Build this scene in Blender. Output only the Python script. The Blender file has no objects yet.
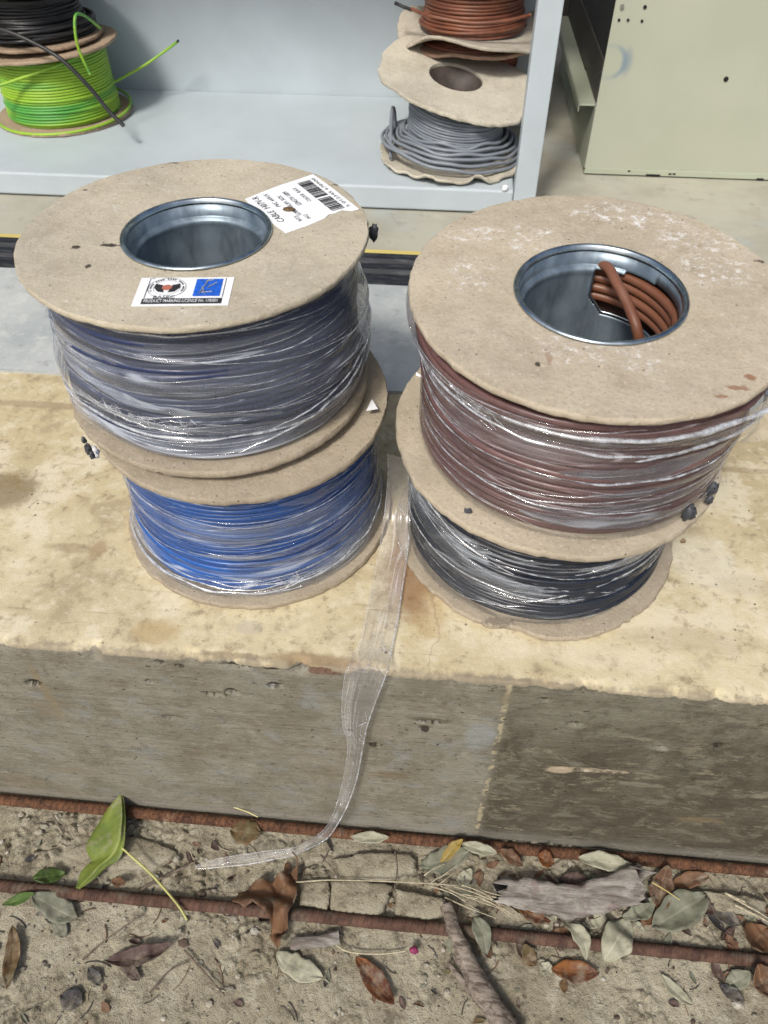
import bpy, math, random
from math import sin, cos, pi, radians
from mathutils import Vector, noise as mn, Matrix
random.seed(7)
S = bpy.context.scene
COL = S.collection
# ------------------------------------------------------------------ camera, sky, sun, exposure
F = 750.0; CZ = .85; L = .325
PITCH = radians(46); YAW = radians(5.1)
cd = bpy.data.cameras.new('camera'); cam = bpy.data.objects.new('camera', cd); COL.objects.link(cam)
S.camera = cam
cam.location = (0, 0, CZ); cam.rotation_euler = (pi/2-PITCH, 0, YAW)
cd.sensor_fit = 'VERTICAL'; cd.sensor_height = 36; cd.lens = F/1024*36
cd.clip_start = .02; cd.clip_end = 500
cd.dof.use_dof = True; cd.dof.focus_distance = .68; cd.dof.aperture_fstop = 12
S.render.resolution_x = 768; S.render.resolution_y = 1024
SUN_EL = radians(50); SUN_DIR = Vector((.36, 1, 0)).normalized()      # horizontal travel of the light
w = bpy.data.worlds.new('World'); S.world = w; w.use_nodes = True
wn = w.node_tree; bg = wn.nodes['Background']
sky = wn.nodes.new('ShaderNodeTexSky'); sky.sky_type = 'NISHITA'; sky.sun_disc = False
sky.sun_elevation = SUN_EL; sky.sun_rotation = math.atan2(-SUN_DIR.x, -SUN_DIR.y)
sky.air_density = 1.0; sky.dust_density = 4.5; sky.ozone_density = 1.0
wn.links.new(sky.outputs[0], bg.inputs[0]); bg.inputs[1].default_value = .10
sd = bpy.data.lights.new('sun', 'SUN'); sd.energy = 2.3; sd.angle = radians(10); sd.color = (1, .96, .9)
so = bpy.data.objects.new('sun', sd); COL.objects.link(so)
trav = Vector((SUN_DIR.x*cos(SUN_EL), SUN_DIR.y*cos(SUN_EL), -sin(SUN_EL)))
so.rotation_euler = trav.to_track_quat('-Z', 'Y').to_euler()
vs = S.view_settings; vs.view_transform = 'Standard'; vs.look = 'None'; vs.gamma = 1; vs.exposure = .40
vs.use_curve_mapping = False
S.render.engine = 'CYCLES'
S.cycles.use_denoising = True; S.cycles.denoiser = 'OPENIMAGEDENOISE'; S.cycles.denoising_input_passes = 'RGB_ALBEDO_NORMAL'; S.cycles.denoising_prefilter = 'NONE'; S.cycles.use_adaptive_sampling = False; S.cycles.sample_clamp_indirect = 3; S.cycles.transparent_max_bounces = 24; S.cycles.max_bounces = 8

FW = Vector((-sin(YAW)*cos(PITCH), cos(YAW)*cos(PITCH), -sin(PITCH)))
RT = Vector((cos(YAW), sin(YAW), 0)); UP = RT.cross(FW); C0 = Vector((0, 0, CZ))
def ray(px, py): return FW + RT*((px-384)/F) + UP*((512-py)/F)
def at(px, py, z):
    d = ray(px, py); return C0 + d*((z-CZ)/d.z)
def aty(px, py, y):
    d = ray(px, py); return C0 + d*(y/d.y)
def atplane(px, py, p, n):
    d = ray(px, py); return C0 + d*((Vector(p)-C0).dot(n)/d.dot(n))
def fbm(x, y, z=0., o=4):
    v = 0; a = .5
    for i in range(o):
        v += a*mn.noise(Vector((x, y, z))); x *= 2.03; y *= 2.03; z = z*2.03+7; a *= .5
    return v
def sstep(a, b, x):
    t = max(0, min(1, (x-a)/(b-a))); return t*t*(3-2*t)

# ------------------------------------------------------------------ objects
def tag(o, label=None, cat=None, group=None, kind=None):
    for k, v in (('label', label), ('category', cat), ('group', group), ('kind', kind)):
        if v: o[k] = v
    return o
def empty(name, loc, label, cat, group=None):
    o = bpy.data.objects.new(name, None); COL.objects.link(o); o.location = loc; o.empty_display_size = .02
    return tag(o, label, cat, group)
class MB:
    def __init__(s): s.v = []; s.f = []; s.uv = []; s.mi = []; s.m = 0
    def add(s, vs, fs, uv=None):
        b = len(s.v); s.v += [tuple(v) for v in vs]; s.f += [tuple(i+b for i in f) for f in fs]
        s.uv += (uv if uv else [(0, 0)]*len(vs)); s.mi += [s.m]*len(fs)
    def grid(s, n, m, fn, closed_u=False, uvf=None):
        vs = [fn(i, j) for i in range(n) for j in range(m)]
        uv = [uvf(i, j) if uvf else (0, 0) for i in range(n) for j in range(m)]
        fs = []
        for i in range(n if closed_u else n-1):
            k = (i+1) % n
            for j in range(m-1): fs.append((i*m+j, k*m+j, k*m+j+1, i*m+j+1))
        s.add(vs, fs, uv)
    def box(s, a, b):
        x0, y0, z0 = a; x1, y1, z1 = b
        s.add([(x0,y0,z0),(x1,y0,z0),(x1,y1,z0),(x0,y1,z0),(x0,y0,z1),(x1,y0,z1),(x1,y1,z1),(x0,y1,z1)],
              [(0,3,2,1),(4,5,6,7),(0,1,5,4),(1,2,6,5),(2,3,7,6),(3,0,4,7)])
    def tube(s, pts, r, k=8, cap=True, closed=False):
        pts = [Vector(p) for p in pts]; n = len(pts)
        rf = r if callable(r) else (lambda i: r)
        up = None; vs = []; uv = []; ln = 0
        for i, p in enumerate(pts):
            if closed: t = pts[(i+1) % n]-pts[i-1]
            else: t = pts[min(i+1, n-1)]-pts[max(i-1, 0)]
            t.normalize()
            if up is None: up = Vector((0, 0, 1)) if abs(t.z) < .9 else Vector((1, 0, 0))
            s_ = t.cross(up).normalized(); up = s_.cross(t).normalized()
            rr = rf(i)
            if i: ln += (p-pts[i-1]).length
            for j in range(k):
                a = 2*pi*j/k; vs.append(p+(s_*cos(a)+up*sin(a))*rr); uv.append((ln, j/k))
        fs = []
        for i in range(n if closed else n-1):
            q = (i+1) % n
            for j in range(k): fs.append((i*k+j, q*k+j, q*k+(j+1) % k, i*k+(j+1) % k))
        if cap and not closed: fs += [tuple(range(k))[::-1], tuple(range((n-1)*k, n*k))]
        s.add(vs, fs, uv)
    def build(s, name, mat, parent=None, smooth=True, loc=None):
        me = bpy.data.meshes.new(name); me.from_pydata(s.v, [], s.f)
        mats = mat if isinstance(mat, (list, tuple)) else [mat]
        for m in mats: me.materials.append(m)
        ul = me.uv_layers.new(name='UVMap')
        lv = [l.vertex_index for l in me.loops]
        flat = [c for i in lv for c in s.uv[i]]
        ul.data.foreach_set('uv', flat)
        me.polygons.foreach_set('use_smooth', [smooth]*len(s.f))
        me.polygons.foreach_set('material_index', s.mi); me.update()
        o = bpy.data.objects.new(name, me); COL.objects.link(o)
        if parent is not None: o.parent = parent
        if loc is not None: o.location = loc
        return o
def recenter(o, p):
    """put a single-mesh thing's origin at its base"""
    p = Vector(p); o.data.transform(Matrix.Translation(-p)); o.location = p; return o
def autosmooth(o, ang=40):
    me = o.data; me.polygons.foreach_set('use_smooth', [True]*len(me.polygons))
    me.set_sharp_from_angle(angle=radians(ang)); return o
def bev(o, wd=.002, seg=2):
    m = o.modifiers.new('bevel', 'BEVEL'); m.width = wd; m.segments = seg; m.limit_method = 'ANGLE'; m.angle_limit = radians(40); return o
def smoothpath(P, n=8):
    P = [Vector(p) for p in P]; out = []
    for i in range(len(P)-1):
        a = P[max(i-1, 0)]; b = P[i]; c = P[i+1]; d = P[min(i+2, len(P)-1)]
        for k in range(n):
            t = k/n; t2 = t*t; t3 = t2*t
            out.append(.5*((2*b)+(c-a)*t+(2*a-5*b+4*c-d)*t2+(3*b-a-3*c+d)*t3))
    out.append(P[-1]); return out

# ------------------------------------------------------------------ materials
class M:
    def __init__(s, name, rough=.8, metal=0., spec=.5):
        s.mat = bpy.data.materials.new(name); s.mat.use_nodes = True; s.nt = s.mat.node_tree
        s.b = s.nt.nodes['Principled BSDF']; s.out = s.nt.nodes['Material Output']
        s.b.inputs['Roughness'].default_value = rough; s.b.inputs['Metallic'].default_value = metal
        s.b.inputs['Specular IOR Level'].default_value = spec
        s.tc = s.nt.nodes.new('ShaderNodeTexCoord'); s.obj = s.tc.outputs['Object']; s.uvo = s.tc.outputs['UV']
    def N(s, t): return s.nt.nodes.new(t)
    def lk(s, a, b):
        if hasattr(a, 'is_output') or hasattr(a, 'node'): s.nt.links.new(a, b)
        else:
            if b.type == 'RGBA' and len(a) == 3: a = (*a, 1)
            b.default_value = a
    def scl(s, sc, vec=None, rot=None):
        n = s.N('ShaderNodeMapping'); n.inputs['Scale'].default_value = sc
        if rot: n.inputs['Rotation'].default_value = rot
        s.lk(vec or s.obj, n.inputs[0]); return n.outputs[0]
    def noise(s, sc, det=4, rgh=.6, vec=None, dist=0.):
        n = s.N('ShaderNodeTexNoise'); n.inputs['Scale'].default_value = sc; n.inputs['Detail'].default_value = det
        n.inputs['Roughness'].default_value = rgh; n.inputs['Distortion'].default_value = dist
        s.lk(vec or s.obj, n.inputs[0]); return n.outputs[0]
    def vor(s, sc, vec=None, feat='F1'):
        n = s.N('ShaderNodeTexVoronoi'); n.feature = feat; n.inputs['Scale'].default_value = sc; s.lk(vec or s.obj, n.inputs[0]); return n.outputs[0]
    def rng(s, f, a, b, lo=0., hi=1.):
        n = s.N('ShaderNodeMapRange'); n.interpolation_type = 'SMOOTHSTEP'; s.lk(f, n.inputs[0])
        for i, v in enumerate((a, b, lo, hi)): n.inputs[i+1].default_value = v
        return n.outputs[0]
    def math(s, op, a, b=0., clamp=False):
        n = s.N('ShaderNodeMath'); n.operation = op; n.use_clamp = clamp; s.lk(a, n.inputs[0]); s.lk(b, n.inputs[1]); return n.outputs[0]
    def mix(s, f, a, b, mode='MIX'):
        n = s.N('ShaderNodeMix'); n.data_type = 'RGBA'; n.blend_type = mode
        s.lk(f, n.inputs[0]); s.lk(a, n.inputs[6]); s.lk(b, n.inputs[7]); return n.outputs[2]
    def xyz(s, vec=None):
        n = s.N('ShaderNodeSeparateXYZ'); s.lk(vec or s.obj, n.inputs[0]); return n.outputs
    def blob(s, c, r, k=.5, sc=60, soft=.25, wob=None):
        """soft mask round a place on the surface, with a ragged outline"""
        m = s.N('ShaderNodeMapping'); m.vector_type = 'POINT'
        m.inputs['Scale'].default_value = [1/q for q in r]; m.inputs['Location'].default_value = [-a/q for a, q in zip(c, r)]
        s.lk(s.obj, m.inputs[0])
        l = s.N('ShaderNodeVectorMath'); l.operation = 'LENGTH'; s.lk(m.outputs[0], l.inputs[0])
        nz = s.math('MULTIPLY', s.math('SUBTRACT', wob if wob else s.noise(sc, 5, .65), .5), k*2)
        return s.rng(s.math('ADD', l.outputs['Value'], nz), 1+soft, 1-soft, 0, 1)
    def col(s, c): s.lk(c, s.b.inputs['Base Color'])
    def bump(s, h, st=.5, dist=.001):
        n = s.N('ShaderNodeBump'); n.inputs['Strength'].default_value = st; n.inputs['Distance'].default_value = dist
        s.lk(h, n.inputs['Height'])
        if s.b.inputs['Normal'].is_linked: s.nt.links.new(s.b.inputs['Normal'].links[0].from_socket, n.inputs['Normal'])
        s.nt.links.new(n.outputs[0], s.b.inputs['Normal']); return n.outputs[0]

def flatmat(name, c, rough=.6, metal=0., var=.15, sc=60, bump=0.):
    m = M(name, rough, metal); n = m.noise(sc, 4)
    m.col(m.mix(m.rng(n, .3, .7), tuple(x*(1-var) for x in c), tuple(min(1, x*(1+var)) for x in c)))
    if bump: m.bump(n, .5, bump)
    return m.mat

def mat_board(name, base=(.405, .355, .27), white=(), rust=(), dark=(), seed=0.):
    m = M(name, .85, 0, .3)
    sc = m.scl((1, 1, 1)); sc.node.inputs['Location'].default_value = (seed, seed*1.7, 0)
    big = m.rng(m.noise(9, 4, .6, sc), .3, .7); mid = m.rng(m.noise(60, 4, .7, sc), .32, .68); fine = m.noise(420, 3, .7, sc)
    c = m.mix(big, tuple(x*.80 for x in base), tuple(x*1.12 for x in base)); m2 = m.noise(26, 6, .75, sc); c = m.mix(m.rng(m2, .47, .33, 0, .4), c, (base[0]*.62, base[1]*.57, base[2]*.5)); c = m.mix(m.rng(m2, .54, .68, 0, .35), c, (base[0]*1.25, base[1]*1.3, base[2]*1.4))
    c = m.mix(m.math('MULTIPLY', mid, .35), c, (base[0]*1.22, base[1]*1.25, base[2]*1.32))
    c = m.mix(m.rng(fine, .50, .68, 0, .45), c, tuple(x*.58 for x in base))
    c = m.mix(m.rng(m.noise(300, 2, .5, m.scl((1, 1, 1), sc, (0, 0, .6))), .62, .72, 0, .5), c, (base[0]*1.35, base[1]*1.38, base[2]*1.45))
    # scattered dark specks
    c = m.mix(m.math('MULTIPLY', m.rng(m.vor(150, sc), .13, .06), m.rng(m.noise(22, 3, .6, sc), .46, .58), True), c, (.05, .04, .03))
    for (p, r, k) in white:
        c = m.mix(m.math('MULTIPLY', m.blob(p, r, .6, 25), m.rng(m.noise(150, 5, .8, sc), .5, .66, 0, k), True), c, (.62, .61, .58))
    for (p, r, k) in rust: c = m.mix(m.math('MULTIPLY', m.blob(p, r, 1.6, 230, .3), k*.85), c, (.2, .08, .035))
    for (p, r, k) in dark: c = m.mix(m.math('MULTIPLY', m.blob(p, r, 1.3, 330, .2), k), c, (.035, .028, .022))
    m.col(c); m.bump(mid, .5, .0008); m.bump(fine, .7, .0004); m.bump(m2, .4, .0015)
    return m.mat

def mat_cable(name, c, c2=None, dust=.25, rough=.42):
    m = M(name, rough, 0, .45)
    n = m.noise(25, 3); k = m.mix(m.rng(n, .35, .65), c, c2 or tuple(x*.75 for x in c))
    k = m.mix(m.rng(m.noise(45, 5, .7), .5, .78, 0, dust), k, (.42, .39, .33))
    m.col(k); m.lk(m.rng(m.noise(90, 3), .3, .7, rough-.05, rough+.12), m.b.inputs['Roughness']); return m.mat

def mat_film(name, tint=(.8, .86, .95), haze=.12, streak=.6, sx=5, sy=120, tilt=.1, amt=.5, rough=.1, bst=.6, pitch=.0055, gain=.75):
    """clear stretch film: see-through, creased along the wires, with sharp pale folds; UV = metres round the spool, metres up"""
    m = M(name, rough); nt = m.nt
    v = m.scl((sx, sy, 1), m.uvo, (0, 0, tilt*.35)); v2 = m.scl((sx*2.2, sy*2.6, 1), m.uvo, (0, 0, -tilt*.4))
    v3 = m.scl((10, 16, 1), m.uvo, (0, 0, .25)); v4 = m.scl((sx*.6, sy*.4, 1), m.uvo, (0, 0, tilt*.8))
    a = m.noise(1, 2, .45, v, .2); b = m.noise(1, 2, .5, v2, .15); d = m.noise(1, 3, .6, v3, .8); e = m.noise(1, 2, .4, v4, .2)
    V = m.xyz(m.uvo)[1]
    wv = m.math('SINE', m.math('ADD', m.math('MULTIPLY', V, 2*pi/(pitch or 1)), m.math('MULTIPLY', a, 1.5)))
    h = m.math('ADD', m.math('MULTIPLY', a, .45), m.math('MULTIPLY', e, .55))
    r1 = m.rng(m.math('ABSOLUTE', m.math('SUBTRACT', a, .5)), .012, .0, 0, 1)
    r2 = m.rng(m.math('ABSOLUTE', m.math('SUBTRACT', e, .54)), .012, .0, 0, 1)
    r3 = m.rng(m.math('ABSOLUTE', m.math('SUBTRACT', b, .46)), .014, .0, 0, 1)
    milk = m.math('MULTIPLY', r1, m.rng(d, .48, .6, 0, .8))
    milk = m.math('MAXIMUM', milk, m.math('MULTIPLY', r2, m.rng(b, .42, .56, .1, 1)))
    milk = m.math('MAXIMUM', milk, m.math('MULTIPLY', r3, m.rng(d, .53, .4, 0, .55)))
    veil = m.math('MULTIPLY', m.rng(e, .48, .64), m.rng(d, .4, .62, .15, 1))
    fac = m.math('ADD', m.math('ADD', m.math('MULTIPLY', milk, streak), m.math('MULTIPLY', veil, amt)), haze, True)
    bmp = m.N('ShaderNodeBump'); bmp.inputs['Strength'].default_value = bst; bmp.inputs['Distance'].default_value = .0028
    m.lk(m.math('ADD', m.math('ADD', h, m.math('MULTIPLY', d, .1)), m.math('MULTIPLY', wv, .04 if pitch else 0)), bmp.inputs['Height'])
    dif = m.N('ShaderNodeBsdfDiffuse'); dif.inputs[0].default_value = (*tint, 1)
    trl = m.N('ShaderNodeBsdfTranslucent'); trl.inputs[0].default_value = (*tint, 1)
    tr = m.N('ShaderNodeBsdfTransparent'); tr.inputs[0].default_value = (.99, .99, .99, 1)
    gl = m.N('ShaderNodeBsdfGlossy'); gl.inputs['Roughness'].default_value = rough; nt.links.new(bmp.outputs[0], gl.inputs['Normal'])
    gl.inputs[0].default_value = (1, 1, 1, 1)
    fr = m.N('ShaderNodeFresnel'); fr.inputs[0].default_value = 1.45
    mx0 = m.N('ShaderNodeMixShader'); mx0.inputs[0].default_value = .2; nt.links.new(dif.outputs[0], mx0.inputs[1]); nt.links.new(trl.outputs[0], mx0.inputs[2])
    mx1 = m.N('ShaderNodeMixShader'); m.lk(fac, mx1.inputs[0]); nt.links.new(tr.outputs[0], mx1.inputs[1]); nt.links.new(mx0.outputs[0], mx1.inputs[2])
    mx2 = m.N('ShaderNodeMixShader'); m.lk(m.math('ADD', m.math('MULTIPLY', fr.outputs[0], gain), .0, True), mx2.inputs[0])
    nt.links.new(mx1.outputs[0], mx2.inputs[1]); nt.links.new(gl.outputs[0], mx2.inputs[2])
    nt.links.new(mx2.outputs[0], m.out.inputs[0]); return m.mat

def mat_metal(name='galvanised_steel'):
    m = M(name, .32, 1.0)
    a = m.noise(50, 4, .6, m.scl((1, 1, .25))); b = m.vor(70)
    c = m.mix(m.rng(a, .3, .7), (.27, .33, .36), (.46, .52, .56))
    c = m.mix(m.rng(b, .2, .6, 0, .3), c, (.42, .48, .52)); m.col(c)
    m.lk(m.rng(a, .3, .7, .2, .42), m.b.inputs['Roughness']); m.bump(a, .15, .0006); return m.mat

def mat_paint(name, c, dirt=(.3, .26, .2), dk=.5, rough=.45, thr=(.62, .8), stains=()):
    m = M(name, rough, 0, .4)
    k = m.mix(m.rng(m.noise(6, 4), .3, .7), tuple(x*.93 for x in c), tuple(x*1.05 for x in c))
    k = m.mix(m.rng(m.noise(22, 6, .7), thr[0], thr[1], 0, dk), k, dirt)
    k = m.mix(m.rng(m.noise(160, 3, .7), .68, .78, 0, .4), k, dirt)
    for (p, r, s_, cc) in stains: k = m.mix(m.math('MULTIPLY', m.blob(p, r, .5, 40, .5), s_), k, cc)
    m.col(k); m.bump(m.noise(120, 3), .15, .0004); return m.mat

GALV = mat_metal()
TUBE = M('dull_zinc', .4, .55); a = TUBE.noise(40, 5, .65, TUBE.scl((1, 1, .35))); b = TUBE.vor(60)
TUBE.col(TUBE.mix(TUBE.rng(b, .2, .6, 0, .4), TUBE.mix(TUBE.rng(a, .35, .65), (.09, .12, .15), (.25, .31, .36)), (.17, .22, .26))); TUBE.lk(TUBE.rng(a, .3, .7, .3, .5), TUBE.b.inputs['Roughness']); TUBE = TUBE.mat
PAPER = flatmat('label_paper', (.78, .8, .82), .6, 0, .06, 80)
INK = flatmat('black_ink', (.02, .02, .022), .6, 0, .3, 300)
TAR = flatmat('dried_tar', (.045, .05, .06), .55, 0, .5, 250, .0006)

# ------------------------------------------------------------------ ground (structure)
def gz(x, y):
    z = .006*fbm(x*7, y*7, 1.3, 3) + .0055*fbm(x*28, y*28, 4.1, 3)
    rough = sstep(-.15, .3, fbm(x*11+3, y*16, 7.7, 3)+.12*sstep(.2, .26, y))      # crumbly parts against trodden smooth ones
    z += .0010*fbm(x*150, y*150, 2.2, 2) + rough*.0045*fbm(x*95, y*95, 6.2, 3)
    if -.6 < x < .55 and .05 < y < .34:
        wx = x+.006*mn.noise(Vector((x*60, y*60, 3))); wy = y+.006*mn.noise(Vector((x*60, y*60, 8)))
        d = mn.voronoi(Vector((wx*62, wy*62, .3)))[0]; z += (.12+.88*rough)*.0055*sstep(.02, .32, d[1]-d[0])*(.4+abs(mn.noise(Vector((x*45, y*45, 1.)))*1.6))
        d = mn.voronoi(Vector((wx*170, wy*170, 2.3)))[0]; z += (.25+.75*rough)*.0026*sstep(.02, .4, d[1]-d[0])
    z += .006*sstep(.16, .3, y)*sstep(-.05, .25, x)*sstep(.42, .2, x) - .002-.0035*rough
    return z*sstep(-.5, .0, y) if y < 0 else z
def rel(lo, hi, st, far, k=10):
    a = [lo-far*(((k-i)/k)**2) for i in range(k)]; n = int((hi-lo)/st); b = [lo+st*i for i in range(n+1)]
    c = [b[-1]+far*(((i+1)/k)**2) for i in range(k)]; return a+b+c
m = M('dry_earth', .95, 0, .15)
n1 = m.noise(8, 5, .6); n2 = m.noise(38, 6, .7); n3 = m.noise(170, 5, .75); n4 = m.noise(500, 3, .7)
c = m.mix(m.rng(n1, .35, .65), (.26, .23, .162), (.38, .345, .258))
c = m.mix(m.rng(n2, .5, .64), c, (.385, .355, .27))
c = m.mix(m.rng(n2, .46, .34, 0, .6), c, (.095, .078, .055))
c = m.mix(m.rng(n3, .55, .68, 0, .6), c, (.36, .335, .26))
c = m.mix(m.rng(n3, .43, .33, 0, .65), c, (.085, .068, .05))
c = m.mix(m.rng(m.noise(60, 5, .7, m.scl((1, 1, 1), None, (0, 0, 1))), .63, .7, 0, .65), c, (.09, .062, .04))
c = m.mix(m.rng(n4, .6, .72, 0, .5), c, (.05, .04, .03))
c = m.mix(m.rng(n4, .4, .3, 0, .35), c, (.42, .39, .32))
m.col(c); m.bump(n2, .7, .003); m.bump(n3, 1., .003); m.bump(n4, 1., .0013)
EARTH = m.mat
gx = rel(-.56, .5, .0018, 60); gy = rel(.09, .345, .0018, 60)
g = MB(); g.grid(len(gx), len(gy), lambda i, j: (gx[i], gy[j], gz(gx[i], gy[j]) if (-.7 < gx[i] < .7 and gy[j] < .4) else -.002))
tag(g.build('ground', EARTH), kind='structure')

# ------------------------------------------------------------------ concrete ledge
m = M('cast_concrete', .92, 0, .2)
X, Y, Z = m.xyz()
# top: pale yellow cement, scuffed
t1 = m.noise(5, 5, .6); t2 = m.noise(17, 6, .68); t3 = m.noise(75, 6, .75); t4 = m.noise(300, 3, .7)
top = m.mix(m.rng(Y, .36, .62), (.54, .475, .31), (.475, .40, .245))
top = m.mix(m.rng(t1, .38, .64, 0, .55), top, (.37, .30, .18))
top = m.mix(m.rng(t2, .48, .62, 0, .85), top, (.60, .545, .40))
top = m.mix(m.rng(t2, .46, .33, 0, .7), top, (.32, .26, .165))
top = m.mix(m.rng(t3, .47, .33, 0, .7), top, (.24, .19, .125))
top = m.mix(m.rng(t3, .53, .64, 0, .5), top, (.61, .555, .42))
top = m.mix(m.math('MULTIPLY', m.rng(m.vor(75), .13, .05), m.rng(t2, .48, .58), True), top, (.09, .065, .045))
top = m.mix(m.rng(t4, .3, .2, 0, .5), top, (.1, .075, .05))
# rubbed streaks running mostly one way
st = m.noise(1, 5, .65, m.scl((9, 90, 1), None, (0, 0, .35)), .6)
top = m.mix(m.math('MULTIPLY', m.rng(st, .6, .72), m.rng(t1, .4, .55), True), top, (.3, .24, .16))
P_ = lambda x, y: tuple(at(x, y, L))
def stainxy(px, py, rx, ry, s, cc, k=.5, sc=60):
    global top
    p = at(px, py, L); top = m.mix(m.math('MULTIPLY', m.blob((p.x, p.y, L), (rx, ry, .02), k, sc, .35), s), top, cc)
stainxy(8, 490, .03, .025, .7, (.14, .09, .035)); stainxy(70, 548, .022, .006, .5, (.24, .18, .11)); stainxy(98, 550, .007, .012, .55, (.25, .17, .09))
stainxy(425, 605, .018, .035, .4, (.34, .22, .08), .9, 40); stainxy(412, 560, .02, .06, .7, (.2, .10, .05), .8, 30)
stainxy(45, 405, .07, .006, .5, (.23, .17, .11)); stainxy(155, 632, .02, .012, .5, (.33, .22, .09)); stainxy(250, 628, .012, .007, .5, (.4, .36, .29))
stainxy(740, 470, .05, .004, .45, (.25, .19, .12)); stainxy(745, 585, .03, .012, .35, (.4, .35, .26)); stainxy(320, 662, .04, .008, .7, (.2, .13, .07))
stainxy(700, 560, .03, .03, .35, (.62, .6, .52)); stainxy(600, 655, .06, .012, .35, (.66, .6, .47))
# thin crack from the edge to the right stack
crk = m.math('ABSOLUTE', m.math('SUBTRACT', m.math('ADD', X, m.math('MULTIPLY', m.noise(30, 4), .03)), P_(430, 640)[0]+.015))
crk = m.math('MULTIPLY', m.rng(crk, .0011, .0003), m.rng(Y, .43, .41), True)
stainxy(232, 655, .03, .003, .6, (.16, .12, .08), .9, 90); stainxy(520, 682, .05, .003, .6, (.15, .115, .075), .9, 90); stainxy(690, 640, .05, .012, .3, (.3, .24, .15), .8, 60)
top = m.mix(m.math('MULTIPLY', crk, .3), top, (.12, .09, .06))
# face: board marked, grey, darker and browner right of the joint
gr = m.noise(1, 6, .75, m.scl((42, 60, 620)), .2); gr2 = m.noise(1, 4, .7, m.scl((34, 60, 900)), .1); pat = m.noise(1, 7, .78, m.scl((16, 16, 19)), .6); grm = m.noise(55, 6, .8); pt2 = m.noise(1, 6, .75, m.scl((26, 26, 36), None, (0, .05, 0)), .5)
fa = m.mix(m.rng(pat, .38, .62), (.175, .162, .12), (.255, .243, .198))
fa = m.mix(m.rng(gr, .38, .65, 0, .4), fa, (.15, .135, .105)); fa = m.mix(m.rng(pt2, .52, .66, 0, .6), fa, (.22, .235, .23)); fa = m.mix(m.rng(pt2, .46, .34, 0, .6), fa, (.15, .125, .085))
fa = m.mix(m.rng(grm, .44, .36, 0, .6), fa, (.12, .105, .08)); fa = m.mix(m.rng(grm, .56, .64, 0, .45), fa, (.31, .29, .235)); fa = m.mix(m.rng(m.noise(6, 5, .7), .54, .64, 0, .45), fa, (.20, .17, .115))
fb = m.mix(m.rng(pat, .38, .62), (.062, .053, .036), (.108, .096, .068))
fb = m.mix(m.rng(gr, .36, .62, 0, .45), fb, (.06, .05, .035)); fb = m.mix(m.rng(pt2, .50, .62, 0, .75), fb, (.165, .155, .115)); fb = m.mix(m.rng(grm, .44, .36, 0, .6), fb, (.035, .03, .022)); fb = m.mix(m.rng(m.noise(1, 6, .8, m.scl((26, 26, 60))), .56, .63, 0, .7), fb, (.23, .205, .145))
fb = m.mix(m.math('MULTIPLY', m.rng(Z, .19, .3), m.rng(pat, .35, .6, .2, .7)), fb, (.19, .18, .14))
seam = m.math('ADD', m.math('SUBTRACT', X, .072), m.math('MULTIPLY', m.math('SUBTRACT', m.noise(40, 4), .5), .008))
face = m.mix(m.rng(m.math('ADD', seam, m.math('MULTIPLY', m.math('SUBTRACT', pt2, .5), .03)), -.006, .008, 0, .92), fa, fb)
face = m.mix(m.rng(gr2, .6, .75, 0, .45), face, (.36, .34, .28)); face = m.mix(m.rng(gr2, .42, .30, 0, .7), face, (.045, .037, .028))
face = m.mix(m.rng(Z, .035, .01, 0, .45), face, (.3, .29, .25))
face = m.mix(m.math('MULTIPLY', m.rng(m.math('ABSOLUTE', seam), .0035, .001), m.rng(m.noise(90, 4), .45, .56), True), face, (.34, .30, .2))
face = m.mix(m.math('MULTIPLY', m.rng(m.noise(140, 3, .6, m.scl((1, 1, 1.8))), .35, .29), .85), face, (.03, .024, .018))
def fstain_shade(px, py, rx, rz, s, cc, k=.5, sc=60):
    global face
    p = aty(px, py, .325); face = m.mix(m.math('MULTIPLY', m.blob(tuple(p), (rx, .02, rz), k, sc, .3), s), face, cc)
fstain_shade(594, 770, .028, .0035, .85, (.40, .34, .25), 1.3, 90); fstain_shade(560, 770, .012, .006, .6, (.55, .45, .32)); fstain_shade(320, 672, .018, .004, .8, (.12, .06, .04))
fstain_shade(172, 717, .012, .007, .7, (.14, .12, .09)); fstain_shade(75, 771, .03, .008, .6, (.2, .17, .12)); fstain_shade(45, 690, .004, .05, .55, (.22, .18, .11), .6, 40)
fstain_shade(655, 660, .02, .005, .7, (.42, .34, .2)); fstain_shade(660, 747, .01, .006, .5, (.24, .23, .19), 1.2, 90); fstain_shade(480, 735, .012, .02, .45, (.27, .30, .31), 1.1, 60); fstain_shade(390, 775, .02, .008, .5, (.15, .11, .06))
fstain_shade(505, 700, .006, .01, .6, (.16, .14, .09)); fstain_shade(430, 720, .02, .004, .7, (.09, .075, .05)); fstain_shade(700, 820, .02, .006, .5, (.2, .15, .08), 1.2, 70); fstain_shade(640, 785, .02, .004, .5, (.24, .22, .17), 1.2, 80)
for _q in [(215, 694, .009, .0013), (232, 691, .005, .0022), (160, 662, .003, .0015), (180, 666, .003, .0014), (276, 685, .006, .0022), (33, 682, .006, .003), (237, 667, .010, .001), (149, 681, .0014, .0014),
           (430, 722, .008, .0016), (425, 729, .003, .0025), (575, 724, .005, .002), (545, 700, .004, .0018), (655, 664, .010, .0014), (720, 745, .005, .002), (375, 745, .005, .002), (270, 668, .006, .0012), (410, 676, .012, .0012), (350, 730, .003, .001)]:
    fstain_shade(_q[0], _q[1], _q[2]*1.15, _q[3]*2, .92, (.025, .02, .015), .9, 150)  # shade inside the face dents, painted on as dark colour
nrm = m.N('ShaderNodeNewGeometry'); nz = m.xyz(nrm.outputs['Normal'])[2]
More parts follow.
